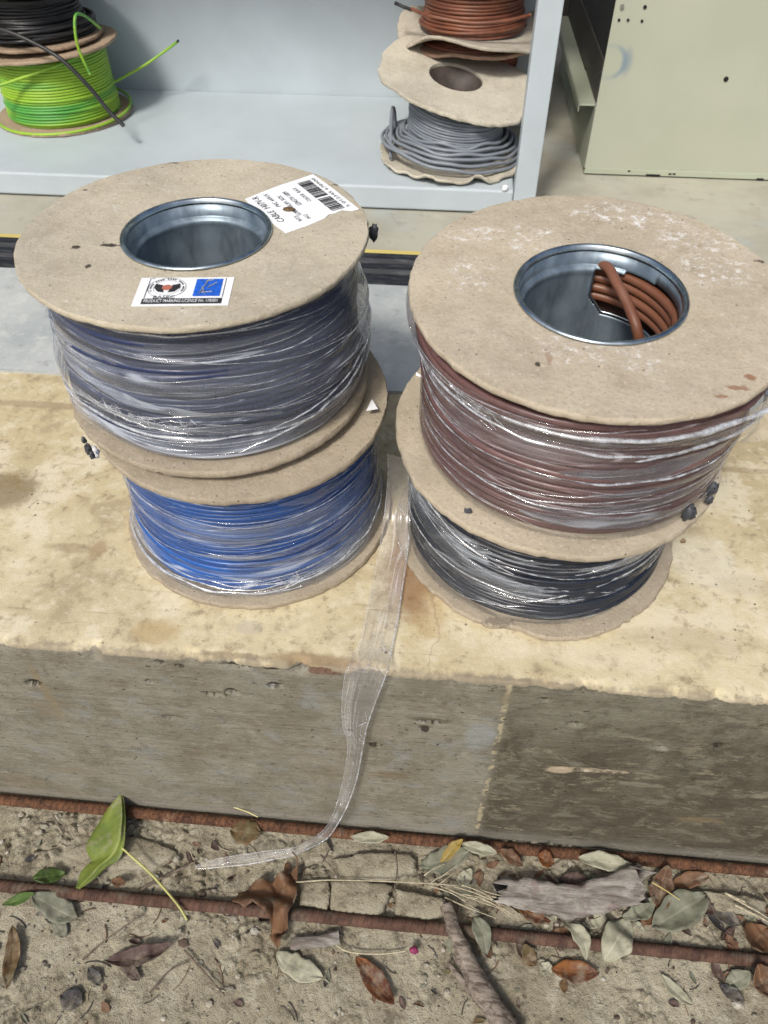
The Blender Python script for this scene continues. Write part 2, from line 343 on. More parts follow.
zt = m.math('ADD', m.math('SUBTRACT', Z, L-.0045), m.math('MULTIPLY', m.math('SUBTRACT', m.noise(120, 4), .5), .006))
cc = m.mix(m.rng(zt, -.001, .0012), face, m.mix(m.rng(m.math('ADD', Y, m.math('MULTIPLY', m.math('SUBTRACT', m.noise(45, 5, .7), .5), .03)), .325, .333, .8, 0), top, (.22, .19, .14)))
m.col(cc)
isf = m.rng(Z, L-.006, L-.003, 1, 0)
m.bump(m.math('MULTIPLY', gr, isf), .6, .0013); m.bump(m.math('MULTIPLY', gr2, isf), .6, .0008)
m.bump(t3, .5, .0012); m.bump(t4, .45, .0006); m.bump(t2, .35, .002)
CONC = m.mat
DENTS = [(440, 186, .022, .005)]     # (unused seed entry removed below)
DENTS = [(p.x, p.z, rx, rz, dp) for p, rx, rz, dp in [
    (aty(215, 694, .325), .011, .0022, .006), (aty(232, 692, .325), .006, .003, .006), (aty(160, 662, .325), .003, .0022, .004), (aty(180, 666, .325), .003, .002, .004),
    (aty(276, 686, .325), .007, .003, .006), (aty(33, 683, .325), .006, .004, .006), (aty(149, 681, .325), .002, .002, .004), (aty(172, 718, .325), .008, .003, .003),
    (aty(237, 667, .325), .012, .0015, .004), (aty(315, 670, .325), .014, .003, .005), (aty(430, 722, .325), .009, .0025, .006), (aty(425, 728, .325), .004, .003, .004),
    (aty(575, 725, .325), .006, .003, .005), (aty(545, 701, .325), .005, .0025, .003), (aty(655, 663, .325), .014, .0025, .004), (aty(720, 745, .325), .007, .003, .005),
    (aty(375, 745, .325), .006, .003, .005), (aty(660, 748, .325), .006, .003, .004), (aty(595, 771, .325), .022, .0018, .003)]]
xs = [-3., -2., -1.4, -1., -.8]+[-.62+.0017*i for i in range(int(1.3/.0017))]+[.8, 1., 1.4, 2., 3.]
prof = [(0., -.03)]+[(0., .0017*i) for i in range(0, 190)]+[(0., L-.002), (.0008, L-.0006), (.002, L)]+[(.004+.0022*i, L) for i in range(30)]+[(.08+.018*i, L) for i in range(35)]
def ledge_pt(i, j):
    x = xs[i]; dy, z = prof[j]
    chip = max(0, fbm(x*35, 3.1, 0, 4)-.04)*.017 + abs(fbm(x*140, 8.1, 0, 3))*.004
    if dy < .07 and z > L-.03:
        k = sstep(L-.016, L-.001, z)*sstep(.012, .0, dy)
        y = dy + chip*k; z2 = z - chip*.9*k + .0006*fbm(x*60, dy*60, 1)
    else: y = dy; z2 = z + (.0008*fbm(x*18, dy*18, 1) if dy > 0 else 0)
    if dy == 0:
        y += .0007*fbm(x*7, z*200, 2) + .0012*fbm(x*5, z*9, 5)
        for (cx, cz, rx, rz, dp) in DENTS:
            if abs(x-cx) < rx*2 and abs(z-cz) < rz*2:
                d = math.hypot((x-cx)/rx, (z-cz)/rz)+.6*mn.noise(Vector((x*260, z*260, 3)))
                y += 2.2*dp*sstep(1.1, .8, d)
    if x < -.7 or x > .75: y = dy; z2 = z
    return (x, .325+y, z2)
g = MB(); g.grid(len(xs), len(prof), ledge_pt)
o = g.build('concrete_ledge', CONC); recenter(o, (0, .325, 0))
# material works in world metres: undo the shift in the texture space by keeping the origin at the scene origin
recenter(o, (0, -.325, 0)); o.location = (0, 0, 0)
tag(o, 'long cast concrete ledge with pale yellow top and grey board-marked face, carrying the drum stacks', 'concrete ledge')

# ------------------------------------------------------------------ paving, floor, wall behind (structure)
m = M('grey_paving', .85, 0, .3)
a = m.noise(9, 5, .65); b = m.noise(40, 5, .7); d = m.noise(200, 4, .7)
c = m.mix(m.rng(a, .35, .65), (.32, .35, .35), (.43, .45, .44)); c = m.mix(m.rng(b, .5, .68, 0, .6), c, (.52, .53, .5)); c = m.mix(m.rng(b, .42, .3, 0, .5), c, (.24, .25, .24))
c = m.mix(m.rng(d, .34, .25, 0, .6), c, (.12, .12, .11)); m.col(c); m.bump(b, .4, .0015); m.bump(d, .4, .0006)
g = MB(); g.grid(90, 20, lambda i, j: (-2+4*i/89, .694+.0015*fbm(i*.9, 3)*(j == 0)+.26*j/19, L+.004)); g.add([(-2, .694, L+.004), (2, .694, L+.004), (2, .694, L-.05), (-2, .694, L-.05)], [(0, 1, 2, 3)])
tag(g.build('pavement', m.mat), kind='structure')
m = M('store_floor', .8, 0, .3)
a = m.noise(7, 5, .65); b = m.noise(30, 5, .7); d = m.noise(180, 4, .7)
X, Y, Z = m.xyz()
c = m.mix(m.rng(a, .35, .65), (.31, .30, .24), (.39, .38, .31)); c = m.mix(m.rng(m.noise(4, 3), .5, .62, 0, .6), c, (.35, .385, .375)); c = m.mix(m.rng(b, .44, .3, 0, .45), c, (.22, .2, .16))
c = m.mix(m.rng(d, .34, .26, 0, .5), c, (.15, .14, .11)); m.col(c); m.bump(b, .3, .001)
g = MB(); g.box((-3, 1.02, L-.1), (3, 4, L+.002)); tag(g.build('floor', m.mat, smooth=False), kind='structure')
g = MB(); g.box((-3, 2.35, L), (3, 2.45, L+2.2)); tag(g.build('storeroom_wall', flatmat('dark_brown_wall', (.05, .042, .036), .8), smooth=False), 'dark brown storeroom wall behind the shelving', 'wall')
# land beyond the room, so that nothing is open underneath
g = MB(); g.box((-3, .93, L-.2), (3, 1.02, L-.012)); tag(g.build('threshold', flatmat('threshold_concrete', (.2, .2, .19), .9), smooth=False), kind='structure')

# door track
T = empty('door_track', (0, .93, L), 'black rubber and metal door track with a yellow strip, across the doorway behind the drums', 'door track')
def extr(prof, x0, x1, n=60, wob=.0):
    g = MB(); g.grid(n, len(prof), lambda i, j: (x0+(x1-x0)*i/(n-1), prof[j][0], prof[j][1]+wob*fbm(i*.7, j*.5))); return g
BLK = M('black_rubber', .6, 0, .3); kk = BLK.noise(30, 5, .7, BLK.scl((1, 6, 6))); BLK.col(BLK.mix(BLK.rng(kk, .45, .7), (.012, .014, .02), (.05, .055, .06))); BLK.bump(kk, .4, .001); BLK = BLK.mat
g = extr([(.0, .002), (.001, .006), (.02, .007), (.024, .004), (.030, .004), (.034, .009), (.046, .011), (.050, .007), (.054, .007), (.058, .012), (.072, .013), (.078, .008), (.079, -.01)], -1.6, 1.6); autosmooth(g.build('rubber_channel', BLK, T), 30)
YEL = mat_paint('yellow_strip_paint', (.55, .45, .14), (.2, .16, .1), .6, .6)
g = extr([(.0795, -.01), (.0795, .006), (.081, .008), (.092, .008), (.093, .006), (.093, -.01)], -1.6, 1.6); g.build('yellow_strip', YEL, T, False)

# ------------------------------------------------------------------ steel shelf unit
GREY = mat_paint('blue_grey_shelf_paint', (.43, .487, .518), (.25, .21, .16), .5, .4, (.66, .8),
   [((-.2, 1.40, L+.045), (.035, .02, .02), .5, (.3, .25, .15)), ((-.37, 1.33, L+.045), (.02, .012, .02), .4, (.32, .28, .18)), ((-.46, 1.545, L+.045), (.08, .01, .02), .4, (.3, .25, .16))])
T = empty('shelf_unit', (-.5, 1.165, L), 'open blue-grey painted steel shelf unit holding the old cable spools', 'shelf unit')
W = lambda v: (v[0]+.5, v[1]-1.165, v[2]-L)
def sbox(name, a, b, mat=GREY, par=T, wd=.0015):
    g = MB(); g.box(W(a), W(b)); return bev(g.build(name, mat, par, False), wd)
x0s, x1s = -1.25, .127
sbox('bottom_shelf', (x0s, 1.165, L+.0045), (.096, 1.578, L+.04), wd=.003)
sbox('back_panel', (x0s, 1.579, L+.006), (x1s, 1.585, L+1.1))
sbox('upper_shelf', (x0s, 1.168, L+.66), (.096, 1.578, L+.69))
sbox('top_shelf', (x0s, 1.168, L+1.05), (.096, 1.578, L+1.08))
sbox('upright_post', (.0965, 1.160, L+.003), (.1295, 1.163, L+1.1)); sbox('upright_post', (.0965, 1.1635, L+.003), (.0985, 1.195, L+1.1))
sbox('upright_post', (.0965, 1.548, L+.003), (.1295, 1.578, L+1.1)); sbox('upright_post', (x0s-.03, 1.160, L+.003), (x0s-.001, 1.578, L+1.1))
# ------------------------------------------------------------------ cream enclosure
CREAM = mat_paint('cream_powder_coat', (.375, .405, .31), (.2, .19, .14), .25, .5, (.7, .85),
   [((.246, 1.335, .475), (.022, .02, .028), .0, (.2, .25, .3))])
m = M('cream_front', .45, 0, .4); k = m.mix(m.rng(m.noise(5, 3), .3, .7), (.36, .385, .30), (.40, .415, .33))
k = m.mix(m.rng(m.noise(120, 3, .7), .7, .8, 0, .35), k, (.25, .25, .18))
pc = aty(609, 62, 1.335); rr = m.N('ShaderNodeVectorMath')
mp = m.N('ShaderNodeMapping'); mp.inputs['Location'].default_value = (-pc.x/.030, 0, -pc.z/.027); mp.inputs['Scale'].default_value = (1/.030, 0, 1/.027); m.lk(m.obj, mp.inputs[0])
rr.operation = 'LENGTH'; m.lk(mp.outputs[0], rr.inputs[0]); ring = m.math('ABSOLUTE', m.math('SUBTRACT', rr.outputs['Value'], .82))
Xc = m.xyz()[0]
smg = m.math('MULTIPLY', m.rng(ring, .22, .02), m.rng(Xc, .235, pc.x+.02, .22, .75)); k = m.mix(smg, k, (.2, .26, .3))
q = aty(570+57, 62, 1.335); k = m.mix(m.math('MULTIPLY', m.blob((q.x, 1.335, q.z), (.007, .03, .016), .2, 40, .6), .55), k, (.16, .22, .28))
m.col(k); CF = m.mat
T = empty('cream_enclosure', (.224, 1.335, L), 'large cream painted steel enclosure with drilled holes, right of the shelf post', 'metal cabinet')
W = lambda v: (v[0]-.224, v[1]-1.335, v[2]-L)
y0 = 1.335; xL = .224
g = MB(); g.box((xL, y0, L+.004), (.95, y0+.002, L+.62)); o = bev(g.build('front_panel', CF, None, False), .001); o.parent = T; o.matrix_parent_inverse = Matrix.Translation((-T.location.x, -T.location.y, -T.location.z))
sbox('bottom_panel', (xL, y0+.0025, L+.004), (.95, 1.90, L+.007), CREAM, T, .0006)
sbox('side_panel', (xL, y0+.0025, L+.0075), (xL+.002, 1.90, L+.105), CREAM, T, .0006)
sbox('side_rail', (xL-.024, y0+.012, L+.106), (xL+.001, 1.90, L+.109), CREAM, T, .0006)
sbox('side_rail', (xL-.026, y0+.012, L+.097), (xL-.0245, 1.90, L+.109), CREAM, T, .0004)
sbox('cavity_shade_sheet', (xL+.0015, y0+.02, L+.1095), (xL+.004, 1.90, L+.17), flatmat('painted_cavity_shade', (.05, .048, .04), .6), T, .0004)  # thin dark sheet: shade of the opening above the rail, put in as colour
sbox('back_panel', (xL, 1.9005, L+.004), (.95, 1.903, L+.62), flatmat('bare_black_steel', (.02, .02, .022), .6), T, .0006)
sbox('bottom_flange', (xL+.001, y0-.0022, L+.0045), (.95, y0-.0003, L+.014), CREAM, T, .0006)
DK = flatmat('drilled_hole_dark', (.006, .006, .006), .9)
def disc(cx, cz, r, y, mat, name, par):
    g = MB(); n = 16
    vs = [(cx+r*cos(2*pi*i/n), y, cz+r*sin(2*pi*i/n)) for i in range(n)]+[(cx+r*cos(2*pi*i/n), y+.0015, cz+r*sin(2*pi*i/n)) for i in range(n)]
    vs = [W(v) for v in vs]; g.add(vs, [tuple(range(n))]+[(i, (i+1) % n, n+(i+1) % n, n+i) for i in range(n)]); return g.build(name, mat, par, False)
for px, py, r in [(645, 7, .0026), (619, 20, .002), (628, 20, .002), (642, 21, .002), (726, 79, .0036)]:
    p = aty(px, py, y0); disc(p.x, p.z, r, y0-.0012, DK, 'drilled_hole', T)
p = aty(622, 6, y0); disc(p.x, p.z, .003, y0-.003, flatmat('zinc_rivet', (.6, .6, .6), .3, 1), 'rivet', T)
for px, py, rx in [(584, 168, .0015), (629, 171, .002), (653, 175, .012), (670, 174, .0025), (674, 174, .0025), (760, 179, .006)]:
    p = aty(px, py, y0-.002)
    g = MB(); g.grid(12, 4, lambda i, j: W((p.x+rx*(i/5.5-1), y0-.0026, p.z+.0014*(j/1.5-1)*(1+.5*mn.noise(Vector((i, j, px)))))))
    g.build('paint_chip', DK, T, False)

# ------------------------------------------------------------------ flanges, windings, film
def flange(name, R, z, th, mat, par, tx=0, ty=0, hole=.045, cx=0, cy=0, hx=0, hy=0, edge=.0012, warp=None, wamp=.0008, seed=0, n=160):
    g = MB(); rs = [hole, hole+.002]+[hole+.002+(R-hole-.004)*k/14 for k in range(1, 15)]+[R-.0006, R]
    def eR(a): return 1+(edge/R)*(fbm(cos(a)*2.2+seed, sin(a)*2.2, seed, 3)*1.2+.8*fbm(cos(a)*14+seed, sin(a)*14, 3, 4)+.6*mn.noise(Vector((cos(a)*55, sin(a)*55, seed))))
    prof = [(hole, 0)]+[(r, 1) for r in rs[1:-1]]+[(R, .78), (R+.0003, .5), (R, .2)]+[(r, 0) for r in rs[1:-1][::-1]]
    # ring section: bottom inner, up the hole, across the top, round the edge, back underneath
    prof = [(hole, .0), (hole, .5), (hole, 1)]+[(r, 1) for r in rs[1:-1]]+[(R, .8), (R+.0003, .5), (R, .18)]+[(r, 0) for r in rs[1:-1][::-1]]
    def fn(i, j):
        a = 2*pi*i/n; r, t = prof[j]; k = (r-hole)/(R-hole); rr = r*(1+(eR(a)-1)*k*k)
        rr += (R*.007*mn.noise(Vector((cos(a)*20, sin(a)*20, t*6+seed))) if .1 < t < .9 and k > .9 else 0)
        x = rr*cos(a)+hx*(1-k); y = rr*sin(a)+hy*(1-k); zz = z+t*th+tx*x+ty*y + wamp*fbm(x*12+seed, y*12, seed, 3)*k
        if warp: dx, dz = warp(a, k); x *= 1+dx*k**3; y *= 1+dx*k**3; zz += dz
        return (cx+x, cy+y, zz)
    g.grid(n, len(prof), fn, True); m_ = len(prof); b = 0
    g.add([], []); g.f += [((i*m_+m_-1), ((i+1) % n)*m_+m_-1, ((i+1) % n)*m_, i*m_) for i in range(n)]; g.mi += [0]*n
    return autosmooth(g.build(name, mat, par), 50)

def helixpts(z0, z1, Rf, turns, zf=None, seg=72, jit=.0006, seed=0):
    n = int(turns*seg); pts = []
    for i in range(n+1):
        t = i/n; a = 2*pi*turns*t; k = a/(2*pi)
        r = Rf(a, z0+(z1-z0)*t)+jit*2*mn.noise(Vector((k*1.7, cos(a)*.8, seed)))+jit*mn.noise(Vector((cos(a)*2, k*3, seed+5)))
        z = z0+(z1-z0)*t+jit*2.2*mn.noise(Vector((cos(a)*1.3+seed, sin(a)*1.3, k*.8)))
        if zf: z += zf(a, r, t)
        pts.append((r*cos(a), r*sin(a), z))
    return pts
def winding(par, mat, z0, z1, Rf, d, tilt0=(0, 0), tilt1=(0, 0), seed=0, strands=8, jit=.0006, pitch=1.02, cx=0, cy=0, sg=72):
    def zf(a, r, t):
        return (tilt0[0]*(1-t)+tilt1[0]*t)*r*cos(a)+(tilt0[1]*(1-t)+tilt1[1]*t)*r*sin(a)
    turns = (z1-z0)/(d*pitch); g = MB()
    g.tube([(p[0]+cx, p[1]+cy, p[2]) for p in helixpts(z0+d/2, z1-d/2, Rf, turns, zf, sg, jit, seed)], d/2, 7)
    # layer beneath, filling the gaps
    g.grid(64, 12, lambda i, j: (cx+(Rf(2*pi*i/64, z0+(z1-z0)*j/11)-d*.35)*cos(2*pi*i/64), cy+(Rf(2*pi*i/64, z0+(z1-z0)*j/11)-d*.35)*sin(2*pi*i/64),
        z0+(z1-z0)*j/11+zf(2*pi*i/64, Rf(0, z0), j/11)), True)
    rnd = random.Random(seed+3)
    for s_ in range(strands):                      # outer strands that cross the lay
        zc = z0+(z1-z0)*rnd.uniform(.08, .92); sl = rnd.uniform(-.035, .035); ph = rnd.uniform(0, 2*pi); pts = []
        for i in range(sg):
            a = 2*pi*i/sg; zz = min(max(zc+sl*Rf(a, zc)*sin(a+ph)+.002*mn.noise(Vector((cos(a), sin(a), s_))), z0+d*.6), z1-d*.6)
            t = (zz-z0)/(z1-z0); r = Rf(a, zz)+d*(.40+.25*mn.noise(Vector((cos(a)*2, sin(a)*2, s_+9))))
            pts.append((cx+r*cos(a), cy+r*sin(a), zz+zf(a, r, t)))
        g.tube(pts, d/2, 7, closed=True)
    return g.build('cable_winding', mat, par)
LAYER = mat_film('film_layer', (.76, .83, .93), .07, .24, 6, 60, .1, .22, gain=.7, pitch=0)
FOLD = M('film_fold', .12); nt_ = FOLD.nt
t_ = FOLD.N('ShaderNodeBsdfTransparent'); d_ = FOLD.N('ShaderNodeBsdfDiffuse'); d_.inputs[0].default_value = (.80, .85, .92, 1); g_ = FOLD.N('ShaderNodeBsdfGlossy'); g_.inputs['Roughness'].default_value = .1
x1_ = FOLD.N('ShaderNodeMixShader'); FOLD.lk(FOLD.rng(FOLD.noise(160, 3), .35, .65, .08, .42), x1_.inputs[0]); nt_.links.new(t_.outputs[0], x1_.inputs[1]); nt_.links.new(d_.outputs[0], x1_.inputs[2])
x2_ = FOLD.N('ShaderNodeMixShader'); x2_.inputs[0].default_value = .2; nt_.links.new(x1_.outputs[0], x2_.inputs[1]); nt_.links.new(g_.outputs[0], x2_.inputs[2]); nt_.links.new(x2_.outputs[0], FOLD.out.inputs[0]); FOLD = FOLD.mat
def film(par, mat, z0, z1, Rf, tilt0=(0, 0), tilt1=(0, 0), seed=0, off=.0025, bulge=None, amp=.0018, name='plastic_wrap', nu=420, nv=80, rolls=(), creases=75, slope=.008, crumple=()):
    g = MB()
    def rad(a, t):
        z = z0+(z1-z0)*t; r = Rf(a, z)+off; ca, sa = cos(a)*.1, sin(a)*.1
        q = fbm(ca*9+seed, sa*9, z*85+ca*9, 2)
        r += amp*.6*(1.0-3*abs(q))+amp*.7*fbm(ca*6, sa*6+seed, z*40, 2)
        r = max(r, Rf(a, z)+.0034)
        if bulge: r += bulge(a, t)
        return r
    def P(a, t, dr=0.):
        t = max(0, min(1, t)); r = rad(a, t)+dr
        return (r*cos(a), r*sin(a), z0+(z1-z0)*t+(tilt0[0]*(1-t)+tilt1[0]*t)*r*cos(a)+(tilt0[1]*(1-t)+tilt1[1]*t)*r*sin(a))
    g.grid(nu, nv, lambda i, j: P(2*pi*i/nu, j/(nv-1)), True, lambda i, j: (2*pi*i/nu*.11+seed, (z0+(z1-z0)*j/(nv-1))))
    g.m = 1; rnd = random.Random(int(seed*100)); H = z1-z0
    for (a, b, zA, zB, rr) in rolls:               # rolled-up cords of film
        pts = [P(a+(b-a)*k/79, (zA+(zB-zA)*k/79+.002*mn.noise(Vector((k*.11, seed, 1)))-z0)/H, rr*.4) for k in range(80)]
        g.tube(pts, lambda i: rr*.5*(.25+.75*sin(pi*i/79)**.5)*(1+.6*mn.noise(Vector((i*.13, seed, 4)))+.25*mn.noise(Vector((i*.6, seed, 4)))), 8)
    g.m = 2
    for k in range(6):                             # overlapping layers of film with loose wavy edges
        a = rnd.uniform(-pi*.95, -pi*.35); ln = rnd.uniform(.8, 2.2); zc = .08+.84*(k+.5)/6; sl = rnd.gauss(0, slope*1.3); wd = rnd.uniform(.006, .017); ph = rnd.uniform(0, 99); n_ = 60
        def bp(i, j):
            q = i/(n_-1); zz = H*zc+sl*ln*(q-.5)+wd*(j/5-.5)*(sin(pi*min(1, max(.02, q)))**.4)*(1+.5*mn.noise(Vector((q*5, j*.5, ph))))+.0012*mn.noise(Vector((q*14, ph, j*.3)))
            return P(a+ln*q, zz/H, .0006+.0008*abs(mn.noise(Vector((q*9, j*.9, ph)))))
        g.grid(n_, 6, bp, uvf=lambda i, j: (i*ln*.11/n_+ph, j*wd/5))
    g.m = 1
    for k in range(creases):                       # fine creases pulled round the drum
        a = rnd.uniform(-pi*1.05, pi*.6); ln = rnd.uniform(.25, 1.5); zc = rnd.uniform(.02, .98); sl = rnd.gauss(0, slope); rr = rnd.choice([.00012, .00016, .0002, .00025, .0004]); ph = rnd.uniform(0, 99)
        n_ = max(8, int(ln*22)); cv = rnd.uniform(-.012, .012)
        pts = [P(a+ln*q/n_, zc+(sl*ln*(q/n_-.5)+cv*ln*(q/n_-.5)**2+.0015*mn.noise(Vector((q*.12, ph, 0))))/H, .0001) for q in range(n_+1)]
        g.tube(pts, lambda i: rr*(.25+sin(pi*i/n_))*(1+.5*mn.noise(Vector((i*.4, ph, 2)))), 5)
    for (ac, zc, aw, zw, nn) in crumple:           # crushed patches: short crossing folds
        for k in range(nn):
            a, z = ac+rnd.gauss(0, aw), zc+rnd.gauss(0, zw); th = rnd.choice([rnd.gauss(0, .25), rnd.gauss(.9, .5), rnd.gauss(-.9, .5)]); L_ = rnd.uniform(.004, .016); rr = rnd.choice([.0002, .0003, .0005])
            pts = [P(a+cos(th)*L_*(q/6-.5)/.115, (z+sin(th)*L_*(q/6-.5)+.0006*mn.noise(Vector((q*.5, k, 7)))-z0)/H, .0003) for q in range(7)]
            g.tube(pts, lambda i: rr*(.3+sin(pi*i/6)), 5)
    return g.build(name, [mat, FOLD, LAYER], par)
def barrel(par, R, z0, z1, mat=GALV, lip=.0035, tx=0, ty=0, window=None, cx=0, cy=0, n=128):
    g = MB()
    nz_ = 60 if window else 12; n = 240 if window else n; zs = [(R-.0042, z0+(z1-.018-z0)*k/(nz_-1)) for k in range(nz_)]
    prof = zs+[(R-.0046, z1-.0165), (R-.0050, z1-.0145), (R-.0044, z1-.0125), (R-.0016, z1-.0115), (R-.0010, z1-.0105), (R-.0009, z1-.0022)]; rim = [(R-.0009, z1-.0021), (R-.0006, z1-.001), (R-.0002, z1+.0010), (R+.0008, z1+.0020), (R+.0022, z1+.0020), (R+.0031, z1+.0012), (R+.0034, z1+.0003)]
    def fn(i, j, prof=prof):
        a = 2*pi*i/n; r, z = prof[j]; r += .0004*fbm(cos(a)*3, sin(a)*3, z*20)
        return (cx+r*cos(a), cy+r*sin(a), z+(tx*r*cos(a)+ty*r*sin(a))*(z-z0)/(z1-z0))
    g.grid(n, len(prof), fn, True)
    if window:
        keep = []
        for f, mi in zip(g.f, g.mi):
            c_ = sum((Vector(g.v[i]) for i in f), Vector())/len(f); a = math.atan2(c_.y-cy, c_.x-cx)
            if not window(a, c_.z): keep.append(f)
        g.f = keep; g.mi = [0]*len(keep)
    o = autosmooth(g.build('barrel', TUBE, par), 75)
    g2 = MB(); g2.grid(n, len(rim), lambda i, j: fn(i, j, rim), True); o2 = autosmooth(g2.build('metal_rim', mat, par), 75); md = o2.modifiers.new('s', 'SOLIDIFY'); md.thickness = .0007; md.offset = 1; md = o.modifiers.new('s', 'SOLIDIFY'); md.thickness = .0007; md.offset = 1
    return o
def lump(par, p, r, mat, name, seed=0, sq=(1, 1, 1)):
    g = MB(); n, k = 18, 12
    def fn(i, j):
        a = 2*pi*i/n; b = pi*(j+.02)/(k-1+.04); d = Vector((sin(b)*cos(a), sin(b)*sin(a), cos(b)))
        q = r*(1+.75*fbm(d.x*1.8+seed, d.y*1.8, d.z*1.8, 3)+.35*fbm(d.x*6+seed, d.y*6, d.z*6, 2)); return (p[0]+d.x*q*sq[0], p[1]+d.y*q*sq[1], p[2]+d.z*q*sq[2])
    g.grid(n, k, fn, True); return g.build(name, mat, par)

# ---- lettering (meshes made from the built-in font)
def text_mesh(txt):
    cu = bpy.data.curves.new('t', 'FONT'); cu.body = txt; cu.resolution_u = 2; cu.fill_mode = 'FRONT'
    ob = bpy.data.objects.new('t', cu); COL.objects.link(ob); dg = bpy.context.evaluated_depsgraph_get(); dg.update()
    me = bpy.data.meshes.new_from_object(ob.evaluated_get(dg)); bpy.data.objects.remove(ob)
    vs = [v.co.copy() for v in me.vertices]; fs = [tuple(p.vertices) for p in me.polygons]; bpy.data.meshes.remove(me)
    return vs, fs
class Sheet:
    """a flat sticker: origin, u and v unit vectors of its plane, in metres"""
    def __init__(s, o, u, v, n): s.o, s.u, s.v, s.n = Vector(o), Vector(u), Vector(v), Vector(n)
    def P(s, a, b, h=0.): return s.o+s.u*a+s.v*b+s.n*h
    def text(s, g, txt, a, b, wd, ht, h=.0003):
        vs, fs = text_mesh(txt)
        if not vs: return
        x0, x1 = min(v.x for v in vs), max(v.x for v in vs); y0_, y1_ = min(v.y for v in vs), max(v.y for v in vs)
        g.add([s.P(a+(v.x-x0)/(x1-x0)*wd, b+(v.y-y0_)/(y1_-y0_)*ht, h) for v in vs], fs)
    def rect(s, g, a, b, w_, h_, h=.0003):
        g.add([s.P(a, b, h), s.P(a+w_, b, h), s.P(a+w_, b+h_, h), s.P(a, b+h_, h)], [(0, 1, 2, 3)])
    def poly(s, g, pts, h=.0003): g.add([s.P(a, b, h) for a, b in pts], [tuple(range(len(pts)))])
    def ring(s, g, a, b, r0, r1, h=.0003, n=48, sy=1.):
        vs = []; fs = []
        for i in range(n):
            t = 2*pi*i/n; vs += [s.P(a+r0*cos(t), b+r0*sin(t)*sy, h), s.P(a+r1*cos(t), b+r1*sin(t)*sy, h)]
        for i in range(n): k = (i+1) % n; fs.append((2*i, 2*i+1, 2*k+1, 2*k))
        g.add(vs, fs)

# ================================================================== the four drums
GRP = 'large film-wrapped cable drums on the ledge'
# --- drum B: bright blue, bottom left
bx, by = -.1665, .502
B = empty('cable_drum', (bx, by, L), 'bright blue cable wrapped in clear film, lower drum of the left stack', 'cable drum', GRP)
bd = mat_board('chipboard_b', (.34, .29, .215), seed=3.1)
flange('lower_flange', .1255, .0005, .0065, bd, B, edge=.0025, seed=2, cx=.002, cy=-.0005)
RfB = lambda a, z: .1115-.003*sin(pi*(z-.007)/.13)+.0006*sin(3*a)
tB = (-.035, .045)
winding(B, mat_cable('blue_cable', (.008, .092, .37), (.007, .07, .28), .02, .3), .008, .131, RfB, .0052, (0, 0), tB, 1, 2, .00035)
film(B, mat_film('film_blue', (.74, .84, .98), .015, .45, 4, 60, .06, .2, gain=.5, pitch=.0053), .0085, .130, RfB, (0, 0), tB, 5.2, .0032, lambda a, t: .0035*sstep(.3, .0, t)*(1+.5*sin(a*2+1))+.002*sstep(-.5, .8, cos(a)), .0022,
     rolls=[(radians(-165), radians(-60), .021, .012, .0022), (radians(-75), radians(10), .014, .03, .0016), (radians(-120), radians(-20), .02, .018, .0012), (radians(-150), radians(-50), .030, .020, .0010)], slope=.006, crumple=[(radians(-62), .022, .07, .002, 14)])
flange('upper_flange', .1245, .1335, .0065, bd, B, tB[0], tB[1], edge=.002, seed=9)
barrel(B, .049, .002, .139)
lump(B, (-.112, -.062, .116), .005, flatmat('torn_film', (.75, .77, .8), .4), 'torn_film', 4, (.8, .8, 1.1))
p = at(366, 402, L+.15); q_ = MB(); q_.add([tuple(at(372, 399, L+.1435)-B.location), tuple(at(366, 411, L+.1435)-B.location), tuple(at(378, 409, L+.1435)-B.location)], [(0, 1, 2)])
q_.build('paper_scrap', PAPER, B, False)
# --- drum A: black cable, top left, stickers
az = L+.1485
ax, ay = -.1825, .5105
A = empty('cable_drum', (ax, ay, az), 'black cable in grey-blue film, upper drum of the left stack with two white stickers', 'cable drum', GRP)
TA = (-.002, .018)
topA = .1275; nA = Vector((-TA[0], -TA[1], 1)).normalized()
def onA(px, py, h=0.): return atplane(px, py, (ax, ay, az+topA+h), nA)-Vector((ax, ay, az))
da = lambda px, py, rx, ry, k=1.: (tuple(onA(px, py)), (rx, ry, .02), k)
bA = mat_board('chipboard_a', (.42, .375, .285), white=[da(110, 208, .008, .006, .7), da(175, 190, .01, .006, .4), da(190, 312, .008, .004, .8), da(285, 270, .02, .02, .2)],
    rust=[], dark=[da(110, 245, .0065, .0022, .95), da(76, 247, .0035, .0022, .95), da(88, 266, .0018, .003, .9), da(85, 190, .002, .001, .9), da(172, 163, .006, .001, .8), da(345, 185, .012, .002, .7)], seed=1.3)
tA0 = (-.03, .035)
flange('lower_flange', .1225, .0, .0062, bd, A, tA0[0], tA0[1], edge=.0018, seed=5)
RfA = lambda a, z: .1125-.0045*sstep(.05, .12, z)-.003*sstep(.06, .0, z)*sstep(.2, -.9, sin(a))+.0008*sin(2*a+1)
winding(A, mat_cable('black_cable', (.016, .027, .08), (.024, .036, .09), .05, .3), .008, .119, RfA, .0054, tA0, TA, 11, 5, .0006)
